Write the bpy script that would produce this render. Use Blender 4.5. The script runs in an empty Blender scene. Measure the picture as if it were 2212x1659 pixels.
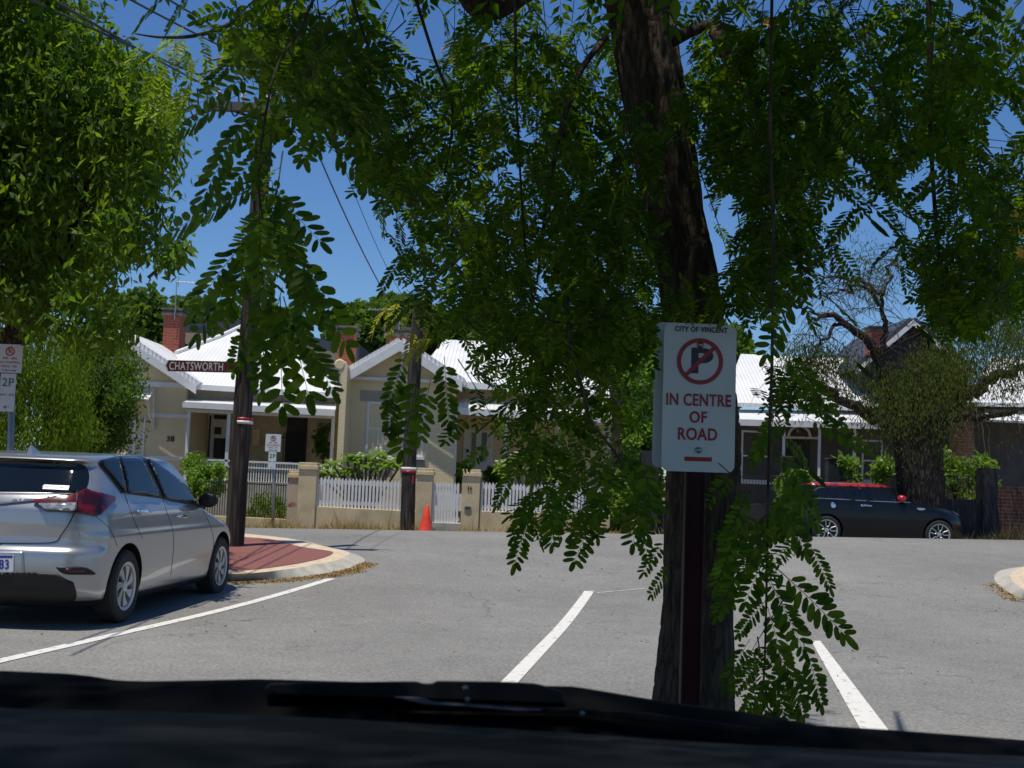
import bpy, bmesh, math, random
import numpy as np
from mathutils import Vector, Matrix, noise
from mathutils.bvhtree import BVHTree
from mathutils.geometry import delaunay_2d_cdt

random.seed(7); rng = np.random.default_rng(7)
S = bpy.context.scene; COL = S.collection; R = math.radians
# ------------------------------------------------------------------ camera
EYE = Vector((0, 0, 1.38)); FP = 2650.0; PITCH = 0.077; ROLL = 0.040
_r0 = Vector((1, 0, 0)); FWD = Vector((0, math.cos(PITCH), math.sin(PITCH))); _u0 = Vector((0, -math.sin(PITCH), math.cos(PITCH)))
RIGHT = _r0 * math.cos(ROLL) + _u0 * math.sin(ROLL); UP = -_r0 * math.sin(ROLL) + _u0 * math.cos(ROLL)
cam = bpy.data.cameras.new('camera'); camo = bpy.data.objects.new('camera', cam); COL.objects.link(camo)
cam.sensor_width = 36; cam.lens = 36 * FP / 2212; cam.clip_start = 0.05; cam.clip_end = 3000
camo.matrix_world = Matrix(((RIGHT.x, UP.x, -FWD.x, EYE.x), (RIGHT.y, UP.y, -FWD.y, EYE.y), (RIGHT.z, UP.z, -FWD.z, EYE.z), (0, 0, 0, 1)))
cam.dof.use_dof = True; cam.dof.focus_distance = 5.0; cam.dof.aperture_fstop = 14
S.camera = camo
# ------------------------------------------------------------------ sky, sun, exposure
SUN_EL, SUN_AZ = 77.0, -142.0            # azimuth from the view axis, negative = left
w = bpy.data.worlds.new('World'); S.world = w; w.use_nodes = True
wn = w.node_tree.nodes; wl = w.node_tree.links
sky = wn.new('ShaderNodeTexSky'); sky.sky_type = 'NISHITA'; sky.sun_disc = False
sky.sun_elevation = R(SUN_EL); sky.sun_rotation = R(SUN_AZ)
sky.air_density = 1.0; sky.dust_density = 0.0; sky.ozone_density = 4.0
hs = wn.new('ShaderNodeHueSaturation'); hs.inputs['Saturation'].default_value = 1.12; hs.inputs['Value'].default_value = 1.0
tint = wn.new('ShaderNodeMix'); tint.data_type = 'RGBA'; tint.blend_type = 'MULTIPLY'; tint.inputs[0].default_value = 1; tint.inputs[7].default_value = (0.80, 0.95, 1.14, 1)
wl.new(sky.outputs[0], hs.inputs['Color']); wl.new(hs.outputs[0], tint.inputs[6]); wl.new(tint.outputs[2], wn['Background'].inputs[0]); wn['Background'].inputs[1].default_value = 0.09
sl = bpy.data.lights.new('sun', 'SUN'); sl.energy = 4.5; sl.angle = R(0.5); sl.color = (1.0, 0.94, 0.83)
so = bpy.data.objects.new('sun', sl); COL.objects.link(so)
_e, _a = R(SUN_EL), R(SUN_AZ)
SUND = Vector((math.sin(_a) * math.cos(_e), math.cos(_a) * math.cos(_e), math.sin(_e)))
so.rotation_euler = SUND.to_track_quat('Z', 'Y').to_euler(); so.location = (0, 0, 40)
S.view_settings.view_transform = 'Standard'; S.view_settings.look = 'None'; S.view_settings.exposure = 0.0; S.view_settings.gamma = 1.0
S.cycles.max_bounces = 8; S.cycles.transparent_max_bounces = 8; S.cycles.transmission_bounces = 4
S.cycles.sample_clamp_indirect = 6.0

# ------------------------------------------------------------------ helpers
def ray(X, Y):
    return (FWD + RIGHT * ((X - 1106) / FP) + UP * ((829 - Y) / FP))
def P(X, Y, d):
    r = ray(X, Y); return EYE + r * (d / r.y)
def proj(p):
    v = Vector(p) - EYE; f = v.dot(FWD); return (1106 + FP * v.dot(RIGHT) / f, 829 - FP * v.dot(UP) / f)
def sm(t): t = min(1, max(0, t)); return t * t * (3 - 2 * t)
_cl = P(620, 1142, 23); _cr = P(2000, 1164, 23)
def zc(x): return _cl.z + (_cr.z - _cl.z) * (min(14, max(-9, x)) - _cl.x) / (_cr.x - _cl.x)
def zt(x, y):
    c = zc(x)
    if y < 11: return 0.0
    if y < 23: return c * sm((y - 11) / 12)
    return c - 0.36 * sm((y - 23) / 4.6)
def G(X, Y, dz=0.0, dmax=26.0):
    r = ray(X, Y); r = r / r.y; d = 4.0
    while d < dmax:
        p = EYE + r * d
        if p.z <= zt(p.x, p.y) + dz: break
        d += 0.02
    p = EYE + r * d; return Vector((p.x, p.y, zt(p.x, p.y) + dz))

def NT(name):
    m = bpy.data.materials.new(name); m.use_nodes = True
    return m, m.node_tree.nodes, m.node_tree.links, m.node_tree.nodes['Principled BSDF']
def mat(name, c1, c2=None, rough=0.6, metal=0.0, scale=4.0, bump=0.0, bscale=None, spec=0.5, coat=0.0, stretch=None, lo=0.35, hi=0.65, detail=6):
    m, n, l, b = NT(name)
    b.inputs['Roughness'].default_value = rough; b.inputs['Metallic'].default_value = metal
    b.inputs['Specular IOR Level'].default_value = spec; b.inputs['Coat Weight'].default_value = coat; b.inputs['Coat Roughness'].default_value = 0.04
    tc = n.new('ShaderNodeTexCoord'); mp = n.new('ShaderNodeMapping'); l.new(tc.outputs['Object'], mp.inputs[0])
    if stretch: mp.inputs['Scale'].default_value = stretch
    if c2 is None: c2 = tuple(x * 0.82 for x in c1)
    nz = n.new('ShaderNodeTexNoise'); nz.inputs['Scale'].default_value = scale; nz.inputs['Detail'].default_value = detail; l.new(mp.outputs[0], nz.inputs['Vector'])
    cr = n.new('ShaderNodeValToRGB'); cr.color_ramp.elements[0].position = lo; cr.color_ramp.elements[1].position = hi
    cr.color_ramp.elements[0].color = (*c2, 1); cr.color_ramp.elements[1].color = (*c1, 1)
    l.new(nz.outputs['Fac'], cr.inputs[0]); l.new(cr.outputs[0], b.inputs['Base Color'])
    if bump:
        nb = n.new('ShaderNodeTexNoise'); nb.inputs['Scale'].default_value = bscale or scale * 8; nb.inputs['Detail'].default_value = 5; l.new(mp.outputs[0], nb.inputs['Vector'])
        bp = n.new('ShaderNodeBump'); bp.inputs['Strength'].default_value = bump; bp.inputs['Distance'].default_value = 0.02
        l.new(nb.outputs['Fac'], bp.inputs['Height']); l.new(bp.outputs[0], b.inputs['Normal'])
    return m
def leafmat(name, c1, c2, tc1, tc2, trans=0.45, rough=0.45, spec=0.4):
    m, n, l, b = NT(name)
    g = n.new('ShaderNodeNewGeometry'); mx = n.new('ShaderNodeMix'); mx.data_type = 'RGBA'
    mx.inputs[6].default_value = (*c1, 1); mx.inputs[7].default_value = (*c2, 1); l.new(g.outputs['Random Per Island'], mx.inputs[0])
    mt = n.new('ShaderNodeMix'); mt.data_type = 'RGBA'; mt.inputs[6].default_value = (*tc1, 1); mt.inputs[7].default_value = (*tc2, 1)
    l.new(g.outputs['Random Per Island'], mt.inputs[0])
    l.new(mx.outputs[2], b.inputs['Base Color']); b.inputs['Roughness'].default_value = rough; b.inputs['Specular IOR Level'].default_value = spec
    t = n.new('ShaderNodeBsdfTranslucent'); l.new(mt.outputs[2], t.inputs[0])
    ms = n.new('ShaderNodeMixShader'); ms.inputs[0].default_value = trans
    l.new(b.outputs[0], ms.inputs[1]); l.new(t.outputs[0], ms.inputs[2]); l.new(ms.outputs[0], n['Material Output'].inputs[0])
    return m

ORG = {}
def wpos(o):
    return ORG.get(o.name, Vector((0, 0, 0))) if o else Vector((0, 0, 0))
def tag(o, label=None, cat=None, group=None, kind=None):
    if label: o['label'] = label
    if cat: o['category'] = cat
    if group: o['group'] = group
    if kind: o['kind'] = kind
    return o
def thing(name, loc, label, cat, group=None, rz=0.0):
    o = bpy.data.objects.new(name, None); COL.objects.link(o); o.location = loc; o.rotation_euler = (0, 0, rz)
    o.empty_display_size = 0.1; ORG[o.name] = Vector(loc); tag(o, label, cat, group); return o
def link(me, name, m, parent, org):
    o = bpy.data.objects.new(name, me); COL.objects.link(o)
    if m is not None:
        for k in (m if isinstance(m, (list, tuple)) else [m]): me.materials.append(k)
    if parent is not None: o.parent = parent; ORG[o.name] = wpos(parent)
    else: o.location = org; ORG[o.name] = Vector(org)
    return o
def npmesh(name, V, F, m, parent=None, smooth=False, local=False, mi=None):
    """V (n,3) world coords, F (k,4) or (k,3) ints"""
    V = np.asarray(V, dtype=np.float64).reshape(-1, 3); F = np.asarray(F, dtype=np.int32)
    if parent is not None: org = Vector((0, 0, 0)) if local else wpos(parent)
    else: org = Vector((V[:, 0].mean(), V[:, 1].mean(), V[:, 2].min()))
    V = V - np.array(org)
    me = bpy.data.meshes.new(name); k = F.shape[1]
    me.vertices.add(len(V)); me.vertices.foreach_set('co', V.ravel())
    me.loops.add(F.size); me.loops.foreach_set('vertex_index', F.ravel())
    me.polygons.add(len(F)); me.polygons.foreach_set('loop_start', np.arange(0, F.size, k, dtype=np.int32))
    if smooth: me.polygons.foreach_set('use_smooth', np.ones(len(F), dtype=bool))
    me.update(calc_edges=True); me.validate()
    return link(me, name, m, parent, org)
class MB:
    def __init__(s): s.v = []; s.f = []; s.m = []; s.mi = 0
    def add(s, vs, fs):
        n = len(s.v); s.v += [Vector(v) for v in vs]; s.f += [tuple(i + n for i in f) for f in fs]; s.m += [s.mi] * len(fs); return s
    def box(s, a, b):
        x0, y0, z0 = [min(p, q) for p, q in zip(a, b)]; x1, y1, z1 = [max(p, q) for p, q in zip(a, b)]
        return s.add([(x0, y0, z0), (x1, y0, z0), (x1, y1, z0), (x0, y1, z0), (x0, y0, z1), (x1, y0, z1), (x1, y1, z1), (x0, y1, z1)],
                     [(0, 3, 2, 1), (4, 5, 6, 7), (0, 1, 5, 4), (1, 2, 6, 5), (2, 3, 7, 6), (3, 0, 4, 7)])
    def tube(s, pts, rad, n=8, cap=True, jit=0.0):
        pts = [Vector(p) for p in pts]; m = len(pts)
        if not hasattr(rad, '__len__'): rad = [rad] * m
        t0 = (pts[1] - pts[0]).normalized(); a = t0.orthogonal().normalized(); V = []
        for i, p in enumerate(pts):
            t = (pts[min(i + 1, m - 1)] - pts[max(i - 1, 0)]).normalized(); a = (a - t * a.dot(t)).normalized(); b = t.cross(a)
            for k in range(n):
                an = 2 * math.pi * k / n; rr = rad[i] * (1 + (random.uniform(-jit, jit) if jit else 0))
                V.append(p + (a * math.cos(an) + b * math.sin(an)) * rr)
        F = [(i * n + k, i * n + (k + 1) % n, (i + 1) * n + (k + 1) % n, (i + 1) * n + k) for i in range(m - 1) for k in range(n)]
        if cap: F += [tuple(range(n - 1, -1, -1)), tuple((m - 1) * n + k for k in range(n))]
        return s.add(V, F)
    def prism(s, poly, off):
        """closed solid from planar polygon (3-D points) pushed by vector off"""
        n = len(poly); off = Vector(off); poly = [Vector(p) for p in poly]
        V = poly + [p + off for p in poly]
        return s.add(V, [tuple(range(n)), tuple(range(2 * n - 1, n - 1, -1))] + [(i, i + n, (i + 1) % n + n, (i + 1) % n) for i in range(n)])
    def lathe(s, c, prof, n=24, axis='z', cap=True):
        V = []; c = Vector(c)
        for r, h in prof:
            for k in range(n):
                a = 2 * math.pi * k / n
                if axis == 'z': V.append(c + Vector((r * math.cos(a), r * math.sin(a), h)))
                elif axis == 'x': V.append(c + Vector((h, r * math.cos(a), r * math.sin(a))))
                else: V.append(c + Vector((r * math.cos(a), h, r * math.sin(a))))
        m = len(prof)
        F = [(i * n + k, i * n + (k + 1) % n, (i + 1) * n + (k + 1) % n, (i + 1) * n + k) for i in range(m - 1) for k in range(n)]
        if cap: F += [tuple(range(n - 1, -1, -1)), tuple((m - 1) * n + k for k in range(n))]
        return s.add(V, F)
    def build(s, name, m, parent=None, smooth=False, local=False, bevel=0.0, fix=True, auto=None):
        vs = s.v
        if parent is not None: org = Vector((0, 0, 0)) if local else wpos(parent)
        else: org = Vector((sum(v.x for v in vs) / len(vs), sum(v.y for v in vs) / len(vs), min(v.z for v in vs)))
        me = bpy.data.meshes.new(name); me.from_pydata([v - org for v in vs], [], s.f)
        me.polygons.foreach_set('material_index', s.m)
        if fix:
            bm = bmesh.new(); bm.from_mesh(me); bmesh.ops.recalc_face_normals(bm, faces=bm.faces); bm.to_mesh(me); bm.free()
        if smooth: me.polygons.foreach_set('use_smooth', [True] * len(me.polygons))
        me.update(); o = link(me, name, m, parent, org)
        if auto:
            me.set_sharp_from_angle(angle=R(auto))
        if bevel:
            b = o.modifiers.new('bevel', 'BEVEL'); b.width = bevel; b.segments = 2; b.limit_method = 'ANGLE'
        return o
def bxp(mb, X0, Y0, X1, Y1, d0, d1):
    """box whose front face covers the photo rectangle at depth d0, running back to d1"""
    Xm, Ym = (X0 + X1) / 2, (Y0 + Y1) / 2
    a = P(X0, Ym, d0).x; b = P(X1, Ym, d0).x; t = P(Xm, Y0, d0).z; u = P(Xm, Y1, d0).z
    mb.box((a, d0, u), (b, d1, t)); return (a, b, u, t)
def text_obj(s, size, name, m, parent, M, extrude=0.001, bold=0.0, sx=1.0, align='CENTER'):
    cu = bpy.data.curves.new(name, 'FONT'); cu.body = s; cu.size = size; cu.extrude = extrude; cu.offset = bold
    cu.align_x = align; cu.align_y = 'CENTER'; cu.space_character = 1.06; cu.resolution_u = 4
    t = bpy.data.objects.new(name, cu); COL.objects.link(t)
    dg = bpy.context.evaluated_depsgraph_get(); me = bpy.data.meshes.new_from_object(t.evaluated_get(dg))
    bpy.data.objects.remove(t); me.transform(Matrix.Translation(-wpos(parent)) @ M @ Matrix.Diagonal((sx, 1, 1, 1)))
    me.name = name; me.materials.clear(); me.materials.append(m)
    o = bpy.data.objects.new(name, me); COL.objects.link(o); o.parent = parent; ORG[o.name] = wpos(parent); return o
def basis(o, ax, ay, az=None):
    ax = Vector(ax).normalized(); ay = Vector(ay).normalized(); az = ax.cross(ay) if az is None else Vector(az)
    return Matrix(((ax.x, ay.x, az.x, o[0]), (ax.y, ay.y, az.y, o[1]), (ax.z, ay.z, az.z, o[2]), (0, 0, 0, 1)))
def copy_tree(o, off):
    def rec(src, par):
        c = src.copy(); COL.objects.link(c); c.parent = par
        for ch in src.children: rec(ch, c)
        return c
    c = rec(o, None); c.location = Vector(o.location) + Vector(off); return c

# ------------------------------------------------------------------ materials
def asphalt():
    m, n, l, b = NT('asphalt'); tc = n.new('ShaderNodeTexCoord')
    def nz(sc, det, lo, hi, c0, c1):
        t = n.new('ShaderNodeTexNoise'); t.inputs['Scale'].default_value = sc; t.inputs['Detail'].default_value = det; l.new(tc.outputs['Object'], t.inputs['Vector'])
        r = n.new('ShaderNodeValToRGB'); r.color_ramp.elements[0].position = lo; r.color_ramp.elements[1].position = hi
        r.color_ramp.elements[0].color = (c0, c0, c0, 1); r.color_ramp.elements[1].color = (c1, c1, c1, 1); l.new(t.outputs['Fac'], r.inputs[0]); return t, r
    t1, big = nz(0.35, 5, 0.3, 0.7, 0.84, 1.10); t2, fine = nz(42, 5, 0.36, 0.64, 0.76, 1.22); t4, mid = nz(3.2, 6, 0.3, 0.7, 0.93, 1.06)
    vo = n.new('ShaderNodeTexVoronoi'); vo.inputs['Scale'].default_value = 0.42; vo.feature = 'DISTANCE_TO_EDGE'
    mp = n.new('ShaderNodeMapping'); l.new(tc.outputs['Object'], mp.inputs[0])
    dn = n.new('ShaderNodeTexNoise'); dn.inputs['Scale'].default_value = 1.6; dn.inputs['Detail'].default_value = 6; l.new(tc.outputs['Object'], dn.inputs['Vector'])
    va = n.new('ShaderNodeVectorMath'); va.operation = 'SCALE'; va.inputs['Scale'].default_value = 1.4; l.new(dn.outputs['Color'], va.inputs[0])
    vb = n.new('ShaderNodeVectorMath'); vb.operation = 'ADD'; l.new(mp.outputs[0], vb.inputs[0]); l.new(va.outputs[0], vb.inputs[1]); l.new(vb.outputs[0], vo.inputs['Vector'])
    cr = n.new('ShaderNodeValToRGB'); cr.color_ramp.elements[0].position = 0.0; cr.color_ramp.elements[1].position = 0.009
    cr.color_ramp.elements[0].color = (0.55, 0.55, 0.55, 1); l.new(vo.outputs['Distance'], cr.inputs[0])
    # cracks only in places
    cm = n.new('ShaderNodeTexNoise'); cm.inputs['Scale'].default_value = 0.3; l.new(tc.outputs['Object'], cm.inputs['Vector'])
    cmr = n.new('ShaderNodeValToRGB'); cmr.color_ramp.elements[0].position = 0.44; cmr.color_ramp.elements[1].position = 0.54; l.new(cm.outputs['Fac'], cmr.inputs[0])
    cmx = n.new('ShaderNodeMix'); cmx.data_type = 'RGBA'; cmx.inputs[6].default_value = (1, 1, 1, 1); l.new(cmr.outputs[0], cmx.inputs[0]); l.new(cr.outputs[0], cmx.inputs[7])
    cur = None
    base = n.new('ShaderNodeRGB'); base.outputs[0].default_value = (0.213, 0.208, 0.196, 1); cur = base.outputs[0]
    for o in (big.outputs[0], fine.outputs[0], mid.outputs[0], cmx.outputs[2]):
        k = n.new('ShaderNodeMix'); k.data_type = 'RGBA'; k.blend_type = 'MULTIPLY'; k.inputs[0].default_value = 1; l.new(cur, k.inputs[6]); l.new(o, k.inputs[7]); cur = k.outputs[2]
    l.new(cur, b.inputs['Base Color']); b.inputs['Roughness'].default_value = 0.9; b.inputs['Specular IOR Level'].default_value = 0.2
    bp = n.new('ShaderNodeBump'); bp.inputs['Strength'].default_value = 0.6; bp.inputs['Distance'].default_value = 0.01
    l.new(t2.outputs['Fac'], bp.inputs['Height']); l.new(bp.outputs[0], b.inputs['Normal'])
    return m
def brickmat(name, c1, c2, mortar, scale=1.0, bw=0.24, bh=0.086):
    m, n, l, b = NT(name); tc = n.new('ShaderNodeTexCoord'); mp = n.new('ShaderNodeMapping'); l.new(tc.outputs['Object'], mp.inputs[0])
    mp.inputs['Rotation'].default_value = (R(90), 0, 0)
    sx = n.new('ShaderNodeSeparateXYZ'); cb = n.new('ShaderNodeCombineXYZ'); l.new(tc.outputs['Object'], sx.inputs[0])
    ad = n.new('ShaderNodeMath'); ad.operation = 'ADD'; l.new(sx.outputs[0], ad.inputs[0]); l.new(sx.outputs[1], ad.inputs[1])
    l.new(ad.outputs[0], cb.inputs[0]); l.new(sx.outputs[2], cb.inputs[1])
    br = n.new('ShaderNodeTexBrick'); br.inputs['Scale'].default_value = scale; br.inputs['Brick Width'].default_value = bw; br.inputs['Row Height'].default_value = bh
    br.inputs['Mortar Size'].default_value = 0.008; br.inputs['Color1'].default_value = (*c1, 1); br.inputs['Color2'].default_value = (*c2, 1); br.inputs['Mortar'].default_value = (*mortar, 1)
    l.new(cb.outputs[0], br.inputs['Vector']); l.new(br.outputs['Color'], b.inputs['Base Color']); b.inputs['Roughness'].default_value = 0.85
    bp = n.new('ShaderNodeBump'); bp.inputs['Strength'].default_value = 0.5; bp.inputs['Distance'].default_value = 0.01; bp.invert = True
    l.new(br.outputs['Fac'], bp.inputs['Height']); l.new(bp.outputs[0], b.inputs['Normal'])
    return m
def roofmat(name, c, axis=0, pitch=0.11, rough=0.5):
    m, n, l, b = NT(name); tc = n.new('ShaderNodeTexCoord'); sx = n.new('ShaderNodeSeparateXYZ'); l.new(tc.outputs['Object'], sx.inputs[0])
    mu = n.new('ShaderNodeMath'); mu.operation = 'MULTIPLY'; mu.inputs[1].default_value = 2 * math.pi / pitch; l.new(sx.outputs[axis], mu.inputs[0])
    si = n.new('ShaderNodeMath'); si.operation = 'SINE'; l.new(mu.outputs[0], si.inputs[0])
    nz = n.new('ShaderNodeTexNoise'); nz.inputs['Scale'].default_value = 1.3; nz.inputs['Detail'].default_value = 6; l.new(tc.outputs['Object'], nz.inputs['Vector'])
    cr = n.new('ShaderNodeValToRGB'); cr.color_ramp.elements[0].color = (*[x * .86 for x in c], 1); cr.color_ramp.elements[1].color = (*c, 1); cr.color_ramp.elements[0].position = .3; cr.color_ramp.elements[1].position = .65
    l.new(nz.outputs['Fac'], cr.inputs[0]); l.new(cr.outputs[0], b.inputs['Base Color']); b.inputs['Roughness'].default_value = rough
    bp = n.new('ShaderNodeBump'); bp.inputs['Strength'].default_value = 0.6; bp.inputs['Distance'].default_value = 0.02
    l.new(si.outputs[0], bp.inputs['Height']); l.new(bp.outputs[0], b.inputs['Normal'])
    return m
def barkmat(name, c1, c2, sc=9.0, zst=0.22, strength=0.9, dist=0.03):
    m, n, l, b = NT(name); tc = n.new('ShaderNodeTexCoord'); mp = n.new('ShaderNodeMapping'); mp.inputs['Scale'].default_value = (1, 1, zst); l.new(tc.outputs['Object'], mp.inputs[0])
    vo = n.new('ShaderNodeTexVoronoi'); vo.feature = 'DISTANCE_TO_EDGE'; vo.inputs['Scale'].default_value = sc * 3
    dn = n.new('ShaderNodeTexNoise'); dn.inputs['Scale'].default_value = sc; dn.inputs['Detail'].default_value = 6; l.new(mp.outputs[0], dn.inputs['Vector'])
    va = n.new('ShaderNodeVectorMath'); va.operation = 'SCALE'; va.inputs['Scale'].default_value = 0.12; l.new(dn.outputs['Color'], va.inputs[0])
    vb = n.new('ShaderNodeVectorMath'); vb.operation = 'ADD'; l.new(mp.outputs[0], vb.inputs[0]); l.new(va.outputs[0], vb.inputs[1]); l.new(vb.outputs[0], vo.inputs['Vector'])
    cr = n.new('ShaderNodeValToRGB'); cr.color_ramp.elements[0].position = 0.02; cr.color_ramp.elements[1].position = 0.25; cr.color_ramp.elements[0].color = (*c2, 1); cr.color_ramp.elements[1].color = (*c1, 1)
    l.new(vo.outputs['Distance'], cr.inputs[0]); l.new(cr.outputs[0], b.inputs['Base Color']); b.inputs['Roughness'].default_value = 0.95; b.inputs['Specular IOR Level'].default_value = 0.15
    ad = n.new('ShaderNodeMath'); ad.operation = 'ADD'; l.new(vo.outputs['Distance'], ad.inputs[0])
    fn = n.new('ShaderNodeTexNoise'); fn.inputs['Scale'].default_value = sc * 9; fn.inputs['Detail'].default_value = 6; l.new(mp.outputs[0], fn.inputs['Vector'])
    mu = n.new('ShaderNodeMath'); mu.operation = 'MULTIPLY'; mu.inputs[1].default_value = 0.35; l.new(fn.outputs['Fac'], mu.inputs[0]); l.new(mu.outputs[0], ad.inputs[1])
    bp = n.new('ShaderNodeBump'); bp.inputs['Strength'].default_value = strength; bp.inputs['Distance'].default_value = dist; l.new(ad.outputs[0], bp.inputs['Height']); l.new(bp.outputs[0], b.inputs['Normal'])
    return m
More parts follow.
